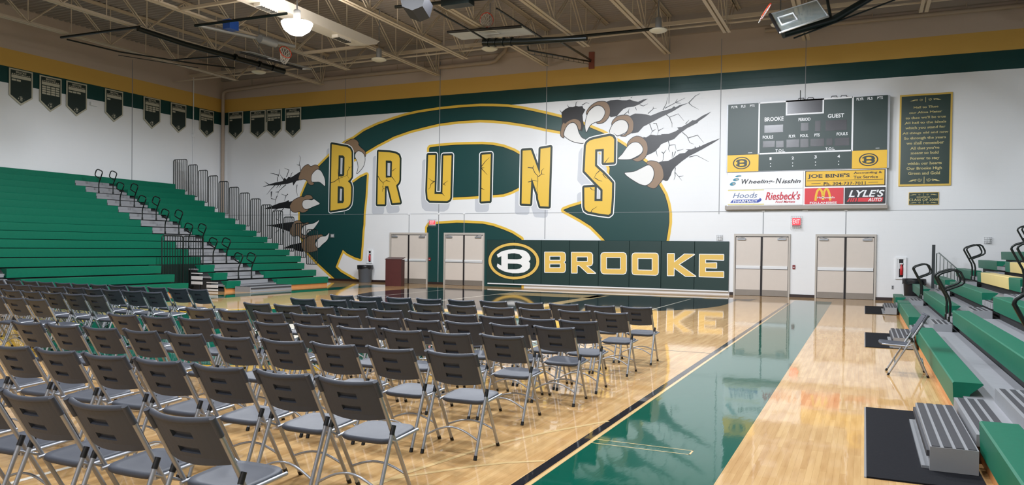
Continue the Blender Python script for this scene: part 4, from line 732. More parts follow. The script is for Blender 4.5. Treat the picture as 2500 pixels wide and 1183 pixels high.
# ---------------------------------------------------------------- podium and bins
t = empty('podium', (-17.15, 26.35, 0), math.radians(14), label='dark mahogany podium in front of the tan door', cat='podium')
q = MB(); q.box(-.33, -.22, 0, .33, .2, .02); q.box(-.33, -.22, .02, -.30, .2, 1.06); q.box(.30, -.22, .02, .33, .2, 1.06); q.box(-.30, -.22, .02, .30, -.19, 1.06); q.build('podium_body', MAHOG, t)
q = MB(); q.prism([(-.24, 1.06), (.22, 1.13), (.22, 1.155), (-.24, 1.085)], lambda a, b: (-.35, a, b), lambda a, b: (.35, a, b)); q.build('podium_top', MAHOG, t)
q = MB(); q.box(-.30, -.1, .55, .30, .19, .57); q.build('podium_shelf', MAHOG, t)
def bin_(loc, label, body):
    t = empty('trash_can', loc, label=label, cat='trash can')
    q = MB(); q.lathe([(.25, 0), (.27, .02), (.315, .68), (.335, .69), (.335, .73), (.31, .73), (.27, .05)], n=28); q.build('can_body', body, t)
    q = MB(); rnd = random.Random(4); n = 28; prof = []
    vs = []; fs = []
    for k, (r, z) in enumerate(((.29, .55), (.318, .74), (.345, .755), (.35, .72), (.345, .60))):
        for j in range(n):
            jr = rnd.uniform(-.012, .012) if k in (3, 4) else 0; jz = rnd.uniform(-.05, .05) if k == 4 else 0
            a = 2*math.pi*j/n; vs.append(((r+jr)*math.cos(a), (r+jr)*math.sin(a), z+jz))
    for k in range(4):
        for j in range(n): fs.append((k*n+j, k*n+(j+1) % n, (k+1)*n+(j+1) % n, (k+1)*n+j))
    q.raw(vs, fs, 0, True); q.build('can_liner', BAGP, t)
bin_((-19.84, 28.12, 0), 'grey trash can with black liner under the fire cabinet', CANP)
bin_((1.47, 28.1, 0), 'black trash can behind the gold seat bleachers', mat('bin_dark', '#2a2b30', .5))

# ---------------------------------------------------------------- bleachers
PITCHX, RISE, Z1 = .595, .2613, .34
def Zr(n): return Z1 + RISE*(n-1)
SEATP = [(0, 0), (.012, .012), (.25, .012), (.262, 0), (.15, -.10), (.125, -.228), (.012, -.228)]
RAILP = [(0, 0), (0, .30), (-.02, .40), (-.17, .70), (-.20, .76), (-.19, .80), (-.14, .84), (.02, .895), (.09, .895), (.15, .86), (.205, .74), (.205, .68), (.17, .645), (.1, .61), (-.085, .53)]
def bleacher(t, s, x1, nrow, segs, aisles, aisle_rows, yellow, y0, y1, nrails, rail_off, notch):
    X = lambda n: x1 + s*PITCHX*(n-1)
    pr = lambda n: (lambda y: (lambda a, b: (X(n)+s*a, y, Zr(n)+b)))
    for n in range(1, nrow+1):
        for (a, b) in segs(n):
            q = MB(); mi = 0
            cuts = [(a, b, 0)]
            ye = yellow(n, a, b)
            if ye: cuts = [(a, ye[0], 0), (ye[0], ye[1], 1), (ye[1], b, 0)]
            for (u, v, m_) in cuts:
                if v-u < .02: continue
                f = pr(n); q = MB(); q.prism(SEATP, f(u+.006), f(v-.006)); o = q.build('bench_seat', SEATY if m_ else SEATG, t)
                if m_: o['label'] = 'gold seat panel'
        for (ya, yb) in (notch if n <= 3 else [(y0, y1)]):
            q = MB(); q.box(X(n)+s*.09, ya, Zr(n)-.17, X(n)+s*(PITCHX+.12 if not (n == 3 and len(notch) > 1) else PITCHX), yb, Zr(n)-.12)
            q.build('deck', DECK, t)
            q = MB(); q.box(X(n)+s*.13, ya+.02, max(0, Zr(n)-.40), X(n)+s*.15, yb-.02, Zr(n)-.17); q.build('riser', UNDER, t)
    for (a, b, near) in aisles:
        for n in range(1, aisle_rows+1):
            q = MB(); q.box(X(n), a+.02, Zr(n)-.21, X(n)+s*.3, b-.02, Zr(n)-.118)
            for k in range(3): q.box(X(n)+s*(.03+.08*k), a+.04, Zr(n)-.118, X(n)+s*(.08+.08*k), b-.04, Zr(n)-.114, 1)
            q.build('aisle_tread', [STEPG, TREAD], t)
            if n < nrow:
                q = MB(); xa = X(n+1)-s*.27; q.box(xa, a+.1, Zr(n)-.12, X(n+1)+s*.02, b-.1, Zr(n)+.01)
                for k in range(3): q.box(xa+s*(.03+.08*k), a+.13, Zr(n)+.01, xa+s*(.075+.08*k), b-.13, Zr(n)+.014, 1)
                q.build('aisle_step', [STEPG, TREAD], t)
        for n in range(2, min(nrow, nrails)+1, 2):
            for dy in rail_off(a, b):
                f = lambda a_, b_: (X(n)+s*a_, dy, Zr(n)-.2+b_)
                q = MB(); q.tube([f(*p) for p in RAILP], .021, 8); q.tube([f(0, -.02), f(0, .07)], .034, 8); q.build('handrail', BLACKM, t)
    return X
# tall bank along the pennant wall
lb = empty('bleacher_bank', (0, 0, 0), label='tall green bleacher bank with grey stair aisle under the pennant side wall', cat='bleachers')
def segsL(n):
    r = [(4.5, 11.45), (13.05, 18.0)] if n <= 3 else [(4.5, 11.45), (13.05, 20.2)]
    if n == 16: return [(4.5, 25.5)]
    if n <= 3: r.append((19.6, 20.25))
    r.append((22.05, 25.0 if n <= 3 else 25.5)); return r
XL = bleacher(lb, -1, -19.40, 16, segsL, [(20.2, 22.02, 0), (11.5, 13.0, 0)], 15, lambda n, a, b: None, 4.5, 25.45, 14, lambda a, b: ((a+b)/2-.36, (a+b)/2+.27) if a > 15 else ((a+b)/2-.62, (a+b)/2+.0), [(4.5, 18.0), (19.6, 25.0)])
q = MB(); q.box(-19.5, 4.5, 0, -19.46, 18.0, .15); q.box(-19.5, 19.6, 0, -19.46, 25.0, .15); o = q.build('wood_skirt', SKIRT, lb); o['label'] = 'orange wood skirt board'
q = MB(); q.box(-21.16, 18.0, .04, -21.18, 20.2, .9); q.build('end_panel', mat('panel_green', '#0b2a24', .5), lb)
q = MB(); q.box(-19.55, 19.62, 0, -20.6, 20.15, .10); q.box(-20.1, 19.62, .1, -20.6, 20.15, .4); q.box(-20.65, 19.62, 0, -21.1, 20.15, .66); q.build('end_panel', UNDER, lb)
q = MB()
for (x, y, z, w, h) in ((-19.95, 19.5, .12, .5, .10), (-19.95, 19.5, .28, .5, .03), (-20.6, 19.45, .38, .5, .12), (-20.6, 19.45, .22, .5, .1), (-20.6, 19.45, .58, .5, .03), (-19.95, 19.5, .02, .5, .06)): q.box(x-w/2, y, z, x+w/2, y+.02, z+h)  # white slabs: light reflecting off the steel frame, put into the colour
o = q.build('frame_end', ALU, lb); o['label'] = 'steel ends of the folding frame, whitened for reflected light'
for ya, yb in ((18.3, 19.16), (19.18, 20.03)):
    q = MB(); x = -20.92; zt = 1.85; k = .07
    q.tube([(x, ya, .02), (x, ya, zt-k), (x, ya+k*.3, zt-k*.3), (x, ya+k, zt), (x, yb-k, zt), (x, yb-k*.3, zt-k*.3), (x, yb, zt-k), (x, yb, .02)], .02, 8)
    for i in range(1, 8): q.tube([(x, ya+(yb-ya)*i/8, .1), (x, ya+(yb-ya)*i/8, zt)], .012, 6)
    q.tube([(x, ya, .12), (x, yb, .12)], .016, 6); q.build('guard_rail', BLACKM, lb)
for k in range(1, 14):
    xr = -27.07 + .605*(k-2); xl = xr - (.53 if k > 1 else .85); xr = xr if k > 1 else -27.70; zt = 5.37 - RISE*(k-1); zb = zt - 1.42; y = 25.56; c = .07
    if k == 1: xl = LX+.04
    q = MB(); q.tube([(xl, y, zb), (xl, y, zt-c), (xl+c*.3, y, zt-c*.3), (xl+c, y, zt), (xr-c, y, zt), (xr-c*.3, y, zt-c*.3), (xr, y, zt-c), (xr, y, zb)], .019, 8)
    nb = 5 if k > 1 else 7
    for i in range(1, nb): q.tube([(xl+(xr-xl)*i/nb, y, zb), (xl+(xr-xl)*i/nb, y, zt)], .015, 6)
    q.tube([(xl, y, zb), (xr, y, zb)], .014, 6); q.build('end_railing', BLACKM, lb)
# bank with gold panels beside the aisle
rb = empty('bleacher_bank', (0, 0, 0), label='green bleacher bank with gold seat panels beside the lone folding chair', cat='bleachers')
def segsR(n):
    if n == 1: return [(.5, 6.7), (8.6, 14.6), (16.85, 21.25), (21.4, 22.6), (24.0, 25.9)]
    return [(.5, 6.75), (8.55, 15.3), (16.65, 22.6), (23.9, 27.6)]
XR = bleacher(rb, 1, .80, 14, segsR, [(6.8, 8.5, 0), (15.35, 16.6, 0), (22.65, 23.85, 0)], 14, lambda n, a, b: (17.9, 21.9) if n in (4, 5) and 16 < a < 17 else None, .5, 27.6, 12, lambda a, b: ((a+b)/2-.31, (a+b)/2+.31), [(.5, 27.6)])
q = MB(); q.box(.84, .5, 0, .88, 27.55, .15); o = q.build('wood_skirt', SKIRT, rb); o['label'] = 'orange wood skirt board'
q = MB(); q.box(1.93, 27.63, .3, 2.02, 27.7, 1.85); q.build('rail_post', mat('post_grey', '#2e3336', .4), rb)
q = MB(); q.tube([(2.06, 27.66, .5), (2.06, 27.66, 1.58), (2.12, 27.66, 1.6), (2.62, 27.66, 1.12), (2.66, 27.66, .6)], .018, 6)
for i in range(1, 6): q.tube([(2.06+.1*i, 27.66, .5), (2.06+.1*i, 27.66, 1.62-.095*i)], .011, 6)
q.build('end_railing', mat('rail_grey', '#6c7472', .4, metal=.3), rb)

# floor mats and portable steps at the aisles
for (y0, y1, l) in ((6.02, 8.72, 'black rubber mat under the nearest grey step'), (14.3, 16.85, 'black rubber mat beneath the lone folding chair'), (22.05, 25.15, 'black rubber mat under the grey step by the far doors')):
    q = MB(); q.box(.04, y0, 0, .79, y1, .012); q.box(.025, y0, 0, .04, y1, .008, 1); tag(q.build('floor_mat', [RUBBER, GREYM]), l, 'mat', 'rubber mats along the bleachers')
def front_step(x0, x1, y0, y1, label, s=1):
    t = empty('step_block', ((x0+x1)/2, (y0+y1)/2, .012 if s > 0 else 0), label=label, cat='step', group='step blocks at the aisles'); w = (x1-x0)/2; l = (y1-y0)/2; h = .175
    q = MB(); q.box(-w, -l, 0, w, l, h); q.build('step_body', STEPG, t)
    q = MB()
    for k in range(4): q.box(-w+.012+k*w*.5, -l+.01, h, -w+.012+k*w*.5+w*.34, l-.01, h+.006)
    q.build('tread_strip', TREAD, t)
    q = MB(); q.box(-s*w, -l+.05, .0, -s*(w+.05), l-.02, .02); q.box(-s*w, -l+.03, h*.55, -s*(w+.02), l-.03, h*.8, 1); q.build('toe_plate', [GREYM, TREAD], t)
front_step(.46, .77, 6.4, 8.2, 'grey ribbed step on the nearest rubber mat'); front_step(.46, .77, 14.3, 16.0, 'grey ribbed step behind the lone folding chair'); front_step(.50, .77, 22.0, 23.9, 'grey ribbed step nearest the far doors')
front_step(-19.32, -18.66, 19.9, 21.95, 'long grey step at the foot of the stair aisle under the pennants', s=-1)

# ---------------------------------------------------------------- folding chairs
def arc_pts(x0, x1, y, z, rise, y1=None, n=10):
    return [(x0+(x1-x0)*i/n, y, z + rise*math.sin(math.pi*i/n)) for i in range(n+1)]
def make_chair():
    t = empty('folding_chair', cat='chair')
    FT_, BT = Vector((0, .235, 0)), Vector((0, -.21, .79))
    on = lambda z: .235 + (BT.y-.235)*z/.79
    # backrest: bowed panel with two slots, rolled top edge
    q = MB(); nx, hw = 12, .205
    zs = [.545, .57, .592, .625, .675, .712, .75, .785]; hole = {2, 4}
    def bp(u, z, th):
        bow = .045*(1-u*u); zz = z - .012*(1-u*u) if z > .76 else (z - .015*(1-u*u)*(1 if z < .56 else 0))
        return (u*hw, on(z) - bow + th + .012, zz)
    us = [-1+2*i/nx for i in range(nx+1)]
    cell = [[not (j in hole and 4 <= i < 8) for i in range(nx)] for j in range(len(zs)-1)]
    vs = []; idx = {}
    def V(i, j, k):
        if (i, j, k) not in idx: idx[(i, j, k)] = len(vs); vs.append(bp(us[i], zs[j], (-.013, .013)[k]))
        return idx[(i, j, k)]
    fs = []
    for j in range(len(zs)-1):
        for i in range(nx):
            if not cell[j][i]:
                b0, b1 = len(vs), 0
                for (ii, jj, dz) in ((i, j, .012), (i+1, j, .012), (i+1, j+1, 0), (i, j+1, 0)):
                    p_ = bp(us[ii], zs[jj], .004); vs.append((p_[0], p_[1], p_[2]+dz))
                fs.append((b0, b0+1, b0+2, b0+3)); fs.append((V(i, j, 0), V(i+1, j, 0), b0+1, b0))
                fs.append((V(i, j, 1), V(i, j+1, 1), V(i+1, j+1, 1), V(i+1, j, 1)))
                for di, e in ((-1, ((i, j), (i, j+1))), (1, ((i+1, j+1), (i+1, j)))):
                    if cell[j][i+di]: a, b = e; fs.append((V(*a, 0), V(*b, 0), V(*b, 1), V(*a, 1)))
                fs.append((V(i, j+1, 0), V(i+1, j+1, 0), b0+2, b0+3))
                continue
            fs.append((V(i, j, 0), V(i+1, j, 0), V(i+1, j+1, 0), V(i, j+1, 0))); fs.append((V(i, j, 1), V(i, j+1, 1), V(i+1, j+1, 1), V(i+1, j, 1)))
            for di, dj, e in ((-1, 0, ((i, j), (i, j+1))), (1, 0, ((i+1, j+1), (i+1, j))), (0, -1, ((i+1, j), (i, j))), (0, 1, ((i, j+1), (i+1, j+1)))):
                ii, jj = i+di, j+dj
                if not (0 <= ii < nx and 0 <= jj < len(zs)-1):
                    a, b = e; fs.append((V(*a, 0), V(*b, 0), V(*b, 1), V(*a, 1))[::-1])
    q.raw(vs, fs, 0, False)
    q.tube([bp(u, .785, 0) for u in us], .0165, 8)
    for s in (-1, 1):
        q.tube([(s*.212, on(.70), .70), (s*.212, on(.80), .797)], .0165, 8)
    q.build('backrest', PLAS, t)
    # seat: dished plate with rolled rim
    q = MB(); out = []
    for i in range(28):
        a = 2*math.pi*i/28; c, s_ = math.cos(a), math.sin(a); e = .42
        out.append((math.copysign(abs(c)**e, c)*.195, .155 + math.copysign(abs(s_)**e, s_)*.185))
    tilt = lambda y: .408 + (y-.155)*.06
    vs = []; n = len(out)
    for k, (sc, dz) in enumerate(((.93, -.03), (1., -.018), (1., -.004), (.96, .006), (.8, .0), (.45, -.006), (.01, -.008))):
        for (x, y) in out: yy = .155+(y-.155)*sc; vs.append((x*sc, yy, tilt(yy)+dz))
    fs = [tuple(reversed(range(n)))]
    for k in range(6):
        for i in range(n): fs.append((k*n+i, k*n+(i+1) % n, (k+1)*n+(i+1) % n, (k+1)*n+i))
    q.raw(vs, fs, 0, True); q.build('seat', PLAS, t)
    q = MB()
    for s in (-1, 1): q.tube([(s*.197, -.02, .385), (s*.2, .31, .402)], .011, 6)
    q.build('seat_rail', TUBE, t)
    for s in (-1, 1):
        q = MB(); q.tube([(s*.208, on(.012), .012), (s*.212, on(.72), .72)], .0125, 8); lg = q.build('front_leg', TUBE, t)
        q = MB(); q.tube([(s*.208, on(0), 0), (s*.208, on(.03), .03)], .015, 8); q.build('foot_cap', CAP, lg)
        q = MB(); q.tube([(s*.228, -.228, .012), (s*.226, -.045, .455)], .0125, 8); lg = q.build('rear_leg', TUBE, t)
        q = MB(); q.tube([(s*.228, -.233, 0), (s*.228, -.221, .03)], .015, 8); q.build('foot_cap', CAP, lg)
        q = MB(); q.tube([(s*.2262, -.049, .445), (s*.2255, -.025, .50)], .0155, 8); q.build('leg_cap', CAP, lg)
        q = MB(); q.tube([(s*.222, -.06, .42), (s*.214, .02, .385)], .008, 6); q.build('link_bar', TUBE, t)
    q = MB(); q.tube(arc_pts(-.208, .208, on(.15), .15, .055), .0085, 6); q.build('stretcher', TUBE, t)
    q = MB(); q.tube(arc_pts(-.228, .228, -.175, .13, .085), .0085, 6); q.build('stretcher', TUBE, t)
    return t
chair0 = make_chair(); used = False
def put_chair(x, y, rz, label, group):
    global used
    c = copy_tree(chair0) if used else chair0; used = True
    c.location = (x, y, 0); c.rotation_euler = (0, 0, rz); c['label'] = label; c['group'] = group; return c
rnd = random.Random(7)
put_chair(.53, 11.42, math.pi/2 + .03, 'lone grey folding chair set against the gold seat bleachers', 'folding chairs beside the bleachers')
chair0_first = chair0
CH = DATA['chairs']
for k, key in enumerate(('R1', 'R2', 'R3', 'R4', 'R5', 'R6', 'R7', 'R8')):
    for i, (x, y) in enumerate(CH[key]):
        put_chair(x, y+.21, rnd.uniform(-.025, .025), 'grey folding chair, %s from the sideline in the %s row from the far wall' % (ORD[i], ORD[k]), 'folding chairs in the sideline block')
for k, key in enumerate(('La', 'Lb', 'Lc', 'Ld')):
    for i, (x, y) in enumerate(CH[key]):
        put_chair(x, y+.21, rnd.uniform(-.025, .025), "grey folding chair, %s from the aisle in the bleacher block's %s row from far wall" % (ORD[i], ORD[k]), 'folding chairs in the bleacher side block')

# ---------------------------------------------------------------- roof joists
def truss(x, y1, label):
    t = empty('roof_joist', (x, 0, 0), label=label, cat='roof joist', kind='structure'); zb, zt = 8.75, ROOF-.02; y0 = NY
    q = MB()
    for s in (-1, 1): q.box(s*.025, y0, zb-.012, s*.125, y1, zb); q.box(s*.025, y0, zb, s*.035, y1, zb+.08)
    q.build('bottom_chord', STEEL, t)
    q = MB()
    for s in (-1, 1): q.box(s*.025, y0, zt-.012, s*.105, D-.15, zt); q.box(s*.025, y0, zt-.09, s*.035, D-.15, zt)
    q.build('top_chord', STEEL, t)
    q = MB(); p = 3.05; y = y1-.15; k = 0
    def bar(a, b, w=.028):
        for s in (-1, 1): q.tube([(s*.05, a[0], a[1]), (s*.05, b[0], b[1])], w*.8, 4)
    bar((y1-.1, zb+.03), (min(D-.3, y1+1.4), zt-.05), .03)
    while y-p > y0:
        bar((y, zb+.03), (y-p/2, zt-.05)); bar((y-p/2, zt-.05), (y-p, zb+.03)); q.tube([(0, y, zb+.03), (0, y, zt-.05)], .022, 4); q.tube([(0, y-p/2, zb+.03), (0, y-p/2, zt-.05)], .018, 4); y -= p
    q.build('web_bars', STEEL, t)
for x, y1, l in ((-25.12, 25.9, 'roof joist nearest the pennant side wall'), (-22.14, 28.0, 'second roof joist from the pennant side wall'), (-19.28, 26.0, 'roof joist over the front of the tall bleachers'), (-16.35, 28.2, 'roof joist carrying the white air duct'), (-13.95, 26.15, 'roof joist behind the black loudspeaker'),
                 (-11.5, 28.3, 'roof joist over the painted letter U'), (-9.09, 26.15, 'roof joist over the painted letters I and N'), (-6.68, 28.2, 'roof joist next to the red backing board'), (-4.24, 26.15, 'roof joist between backboard and red board'), (-1.92, 28.1, 'roof joist passing the glass backboard'), (1.47, 26.1, 'roof joist over the gold seat bleachers'), (4.4, 28.2, 'roof joist deep over the gold seat bleachers')):
    truss(x, y1, l)
q = MB(); q.box(LX, 25.5, 8.86, RX, 25.56, 8.90); q.box(LX, 26.45, 9.28, RX, 26.55, 9.40)
tag(q.build('trim_2', STEEL), 'pair of long bridging bars across the joists near the end wall', 'bridging', kind='structure')
q = MB(); q.box(-19.2, 23.1, 8.72, -16.35, 23.22, 8.80); q.box(-19.2, 17.38, 8.72, -16.35, 17.48, 8.80)
tag(q.build('trim_3', STEEL), 'short pale bridging bars beside the air duct', 'bridging', kind='structure')
q = MB(); q.tube([(-28.3, 28.28, 0), (-28.3, 28.28, 8.75), (-28.25, 28.28, 8.9), (-28.1, 28.28, 8.97), (-24.7, 28.28, 9.08), (-14.0, 28.28, 9.10), (-13.75, 28.28, 9.14), (-13.3, 28.28, 9.5), (-13.25, 28.28, 9.7), (-13.25, 28.28, 10.1)], .085, 10)
for i in range(10): q.tube([(-26.5+i*1.35, 28.28, 9.1), (-26.5+i*1.35, 28.28, 9.38)], .02, 6)
tag(q.build('roof_drain_pipe', PIPEP), 'painted pipe running along the end wall and down in the corner', 'pipe')
q = MB(); q.tube([(-3.3, 28.3, 9.27), (RX-.1, 28.3, 9.24)], .075, 10)
for i in range(9): q.tube([(-2.6+i*1.35, 28.3, 9.26), (-2.6+i*1.35, 28.3, 9.5)], .018, 6)
tag(q.build('sprinkler_pipe', PIPEP), 'painted pipe high on the end wall above the scoreboard', 'pipe')
q = MB(); q.tube([(LX+.06, 26.65, 4.4), (LX+.06, 26.65, 9.3)], .025, 6); q.box(LX+.012, 26.6, 6.55, LX+.1, 26.72, 6.68)
tag(q.build('conduit', ALU), 'thin conduit up the side wall near the corner', 'conduit')

# ---------------------------------------------------------------- lamps, duct, loudspeaker
LENS = mat('lamp_lens', '#dcd8c8', .4, var=.03); LIT = mat('lamp_lit', '#ffffff', .4, var=0, emit='#fff6e8', estr=60.)
def lamp(x, y, label, lit=False, z=8.3):
    t = empty('bay_lamp', (x, y, z), label=label, cat='ceiling lamp', group='high bay lamps')
    q = MB(); q.lathe([(.10, .08), (.10, .40), (.07, .42), (.02, .44), (.02, ROOF-z-.02)], n=16); q.build('lamp_housing', GREYM, t)
    q = MB(); q.lathe([(.02, -.30), (.2, -.27), (.36, -.15), (.43, 0), (.44, .05), (.3, .075), (.1, .085)] if lit else [(.02, -.05), (.16, -.04), (.26, 0), (.28, .03), (.2, .07), (.1, .085)], n=24); q.build('lamp_lens', LIT if lit else LENS, t)  # lit lens swelled beyond the unlit ones to give its glare
lamp(-14.79, 17.54, 'lit glaring bay lamp beside the white air duct', True, 7.85)
for x, y, l in ((-21.64, 23.46, 'unlit round bay lamp over the tall bleachers'), (-16.09, 23.52, 'unlit round bay lamp over the end of the air duct'), (-11.7, 23.65, 'unlit round bay lamp under the centre backboard mast'), (-5.89, 23.58, 'unlit round bay lamp between red board and scoreboard'), (-2.4, 24.3, 'unlit round bay lamp behind the glass backboard')): lamp(x, y, l)
DUCT = mat('duct_white', '#e2ddd6', .5, var=.04)
t = empty('air_duct', (-16.15, 0, 8.62), label='long white air duct with louvred grilles along a roof joist', cat='duct')
q = MB(); q.box(-.3, 4, -.06, .3, 22.3, .26); q.prism([(22.3, -.06), (22.3, .26), (23.2, .26), (23.0, .1)], lambda a, b: (-.3, a, b), lambda a, b: (.3, a, b)); q.build('duct_body', DUCT, t)
for yy in (17.3, 20.9):
    q = MB(); q.box(-.02, yy, -.16, .22, yy+.75, -.06); o = q.build('grille_box', DUCT, t)
    q = MB()
    for k in range(7): q.box(.0, yy+.05+k*.1, -.17, .23, yy+.11+k*.1, -.15)
    q.build('grille', UNDER, o)
t = empty('loudspeaker', (-12.1, 19.6, 8.75), math.radians(20), label='black angular loudspeaker hung from the roof joists', cat='loudspeaker')
t.location = (-10.65, 17.25, 7.95)
q = MB(); q.prism([(-.34, -.1), (.34, -.1), (.26, -.42), (0, -.52), (-.26, -.42)], lambda a, b: (a, -.55, b+.1), lambda a, b: (a, .45, b+.1)); q.build('speaker_cabinet', mat('speaker_black', '#141417', .5), t)
for hx in (-.2, .2): q = MB(); q.tube([(hx, 0, 0), (hx, 0, 2.2)], .02, 6); q.build('hanger_rod', BLACKM, t)

# ---------------------------------------------------------------- folded basketball backstops
RIMR = mat('rim_orange', '#e2401f', .4); NETW = mat('net_cord', '#e8e6e2', .7); GLASS = mat('backboard_glass', '#dfeff2', .04, var=0, trans=.85, ior=1.45); FRAMEW = mat('backboard_frame', '#d9dcde', .35, metal=.3)
def rim_net(t, c, nrm, drop=None):
    c = Vector(c); nrm = Vector(nrm).normalized(); u = nrm.orthogonal().normalized(); v = nrm.cross(u); r = .2285
    ring = [c + (u*math.cos(a) + v*math.sin(a))*r for a in [2*math.pi*i/24 for i in range(24)]]
    q = MB(); q.tube(ring, .014, 6, closed=True); q.build('rim', RIMR, t)
    q = MB(); g = Vector((0, 0, -1)); n = 12
    def np_(k, j): 
        a = 2*math.pi*(k+.5*(j % 2))/n; sc = 1-.13*j; off = (nrm*.35 + g*.65) * .1*j
        return c + (u*math.cos(a)+v*math.sin(a))*r*sc + off
    for j in range(4):
        for k in range(n):
            q.tube([np_(k, j), np_(k if j % 2 else k, j+1)], .006, 4); q.tube([np_(k, j), np_((k-1) if not j % 2 else k+1, j+1)], .006, 4)
    q.build('net', NETW, t)
def board(t, tl, tr, br, bl, glass=True):
    P = [Vector(p) for p in (tl, tr, br, bl)]; nrm = (P[1]-P[0]).cross(P[3]-P[0]).normalized()
    q = MB(); q.raw([p+nrm*.006 for p in P] + [p-nrm*.006 for p in P], [(0, 1, 2, 3), (7, 6, 5, 4), (0, 4, 5, 1), (1, 5, 6, 2), (2, 6, 7, 3), (3, 7, 4, 0)]); o = q.build('backboard', GLASS if glass else FRAMEW, t)
    q = MB(); q.tube(P, .03, 6, closed=True); q.build('board_frame', FRAMEW, t)
    bm = (P[2]+P[3])/2; up = ((P[0]+P[1])/2 - bm).normalized(); sd = (P[2]-P[3]).normalized()
    sq = [bm - sd*.3 + up*.15, bm + sd*.3 + up*.15, bm + sd*.3 + up*.6, bm - sd*.3 + up*.6]
    q = MB(); q.tube([p + nrm*.01 for p in sq], .025, 4, closed=True); q.tube([p - nrm*.01 for p in sq], .025, 4, closed=True); q.build('target_square', SIGNW, o)
    q = MB(); q.tube([P[3]-sd*.0, P[2]], .045, 6); q.build('edge_padding', CAP, t)
    return bm, up, nrm
# over the tall bleachers
B1 = [(-19.38, 20.1, 8.1), (-18.69, 22.45, 7.98), (-19.97, 21.23, 8.42), (-19.31, 23.78, 8.3)]
t = empty('basketball_backstop', (0, 0, 0), label='folded black basketball backstop hung over the tall bleachers', cat='basketball hoop')
q = MB(); q.tube([(-21.6, 17.9, 8.55), (-21.4, 19.6, 8.45), (-20.5, 23.6, 8.28)], [.08, .09, .11], 10)
for f_ in (.62, .8, .9): q.tube([Vector((-21.6, 17.9, 8.55)).lerp(Vector((-20.5, 23.6, 8.28)), f_), Vector((-21.6, 17.9, 8.55)).lerp(Vector((-20.5, 23.6, 8.28)), f_+.012)], .125, 10)
q.build('mast', BLACKM, t)
q = MB(); q.tube([(-25.4, 17.95, 8.66), (-21.7, 18.05, 8.66)], .045, 8); q.tube([(-19.6, 18.38, 8.56), (-15.87, 18.36, 8.52)], .045, 8); q.tube([(-25.3, 18.1, 8.62), (-25.1, 20.0, 8.62), (-23.83, 22.2, 8.58), (-22.6, 23.2, 8.5)], .03, 6); q.tube([(-24.2, 21.6, 8.6), (-21.3, 21.6, 8.5)], .028, 6)
q.tube([(-25.14, 20.0, 8.5), (-23.6, 22.3, 8.4)], .015, 5); q.build('hanger_frame', BLACKM, t)
q = MB(); q.box(-19.15, 19.1, 8.6, -18.85, 19.5, 8.9); q.build('winch_motor', mat('winch_blue', '#1f4fa8', .4), t)
q = MB(); q.tube([(-19.6, 18.5, 8.6), (-18.3, 21.6, 8.55)], .06, 8); q.tube([(-18.6, 20.2, 8.5), (-18.55, 20.9, 8.5)], .14, 12); q.tube([(-18.9, 20.35, 8.4), (-19.6, 21.6, 8.35)], .012, 5); q.build('lift_drum', GREYM, t)
bm, up, nr = board(t, B1[2], B1[3], B1[1], B1[0])
rim_net(t, (-18.75, 21.65, 8.4), (-.7, .2, -.3))
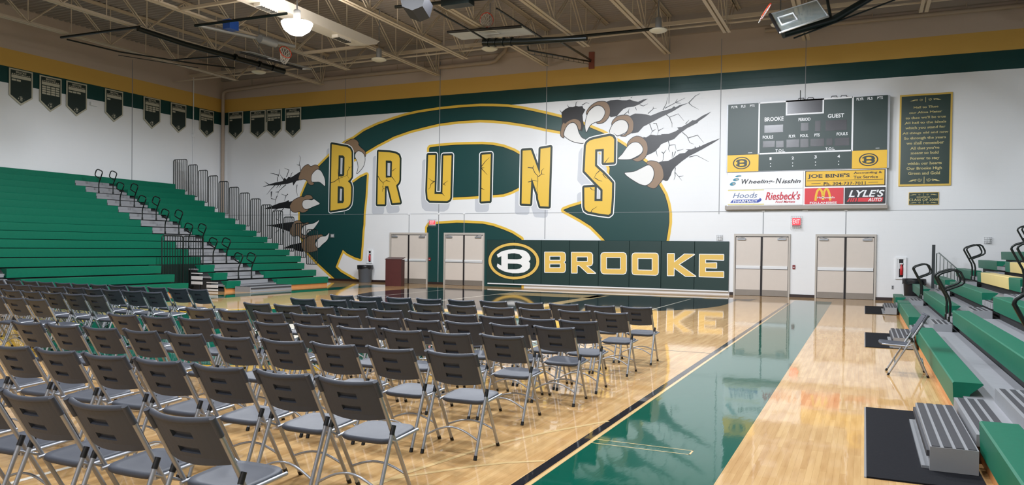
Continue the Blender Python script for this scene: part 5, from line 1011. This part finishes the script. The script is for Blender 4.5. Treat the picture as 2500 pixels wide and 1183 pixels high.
# in front of the mural
t = empty('basketball_backstop', (0, 0, 0), label='folded black basketball backstop with braced mast over the painted mural', cat='basketball hoop')
q = MB(); q.tube([(-11.61, 23, 8.37), (-10.0, 23, 8.25), (-8.0, 23, 8.15)], [.13, .11, .08], 10)
for f_ in (.05, .12, .2, .28): q.tube([Vector((-11.61, 23, 8.37)).lerp(Vector((-8, 23, 8.15)), f_), Vector((-11.61, 23, 8.36)).lerp(Vector((-8, 23, 8.15)), f_+.012)], .15, 10)
q.build('mast', BLACKM, t)
q = MB(); q.tube([(-12.75, 19.45, 8.66), (-8.8, 19.9, 8.66)], .05, 8); q.tube([(-9.8, 24.3, 8.62), (-6.0, 24.4, 8.62)], .05, 8); q.tube([(-9.97, 20.6, 8.62), (-9.92, 24.2, 8.6)], .03, 6); q.tube([(-11.5, 23, 8.45), (-11.75, 20, 8.62)], .03, 6); q.box(-11.2, 19.45, 8.5, -10.3, 19.8, 8.95); q.build('hanger_frame', BLACKM, t)
q = MB(); q.tube([(-10.02, 23.0, 8.1), (-10.0, 23.05, 7.98), (-9.72, 28.4, 8.78)], .03, 6); q.tube([(-8.9, 23.1, 8.15), (-9.72, 28.4, 8.84)], .04, 6)
for i in range(1, 11): 
    a = Vector((-10.0, 23.05, 7.98)).lerp(Vector((-9.72, 28.4, 8.78)), i/11.5); q.tube([a, a + Vector((0, 0, -.12))], .008, 4)
q.tube([(-10.0, 23.05, 7.86), (-9.72, 28.2, 8.64)], .008, 4); q.build('wall_brace', BLACKM, t)
r = W_['red']; q = MB(); q.box(r[0], D-.05, r[1], r[2], D, r[3]); q.build('mounting_board', mat('red_board', '#8a4a38', .6, var=.1), t)
bm, up, nr = board(t, (-12.7, 23.5, 8.72), (-10.0, 23.5, 8.62), (-10.0, 22.5, 8.60), (-12.7, 22.5, 8.70), glass=False)
rim_net(t, (-11.5, 23.0, 9.1), (.1, -1, -.25))
# beside the scoreboard
t = empty('basketball_backstop', (0, 0, 0), label='folded backstop with glass backboard high beside the scoreboard', cat='basketball hoop')
q = MB(); q.tube([(-2.0, 21.0, 7.15), (-.85, 21.6, 7.55), (.6, 22.2, 8.5)], [.11, .1, .09], 10); q.tube([(-1.75, 21.1, 7.05), (.6, 22.3, 8.1)], .022, 6); q.build('mast', BLACKM, t)
q = MB(); q.tube([(-.9, 21.6, 7.6), (-1.1, 22.3, 8.7)], .04, 6); q.tube([(.6, 22.2, 8.5), (.6, 22.2, 8.75)], .05, 6); q.tube([(-2.4, 22.2, 8.7), (1.6, 22.2, 8.7)], .045, 6); q.build('hanger_frame', BLACKM, t)
bm, up, nr = board(t, (-1.30, 22.6, 8.4), (-.95, 21.4, 7.60), (-2.05, 20.7, 7.12), (-2.43, 21.9, 7.95))
rim_net(t, (-2.42, 20.9, 7.75), (-.6, -.1, .4))
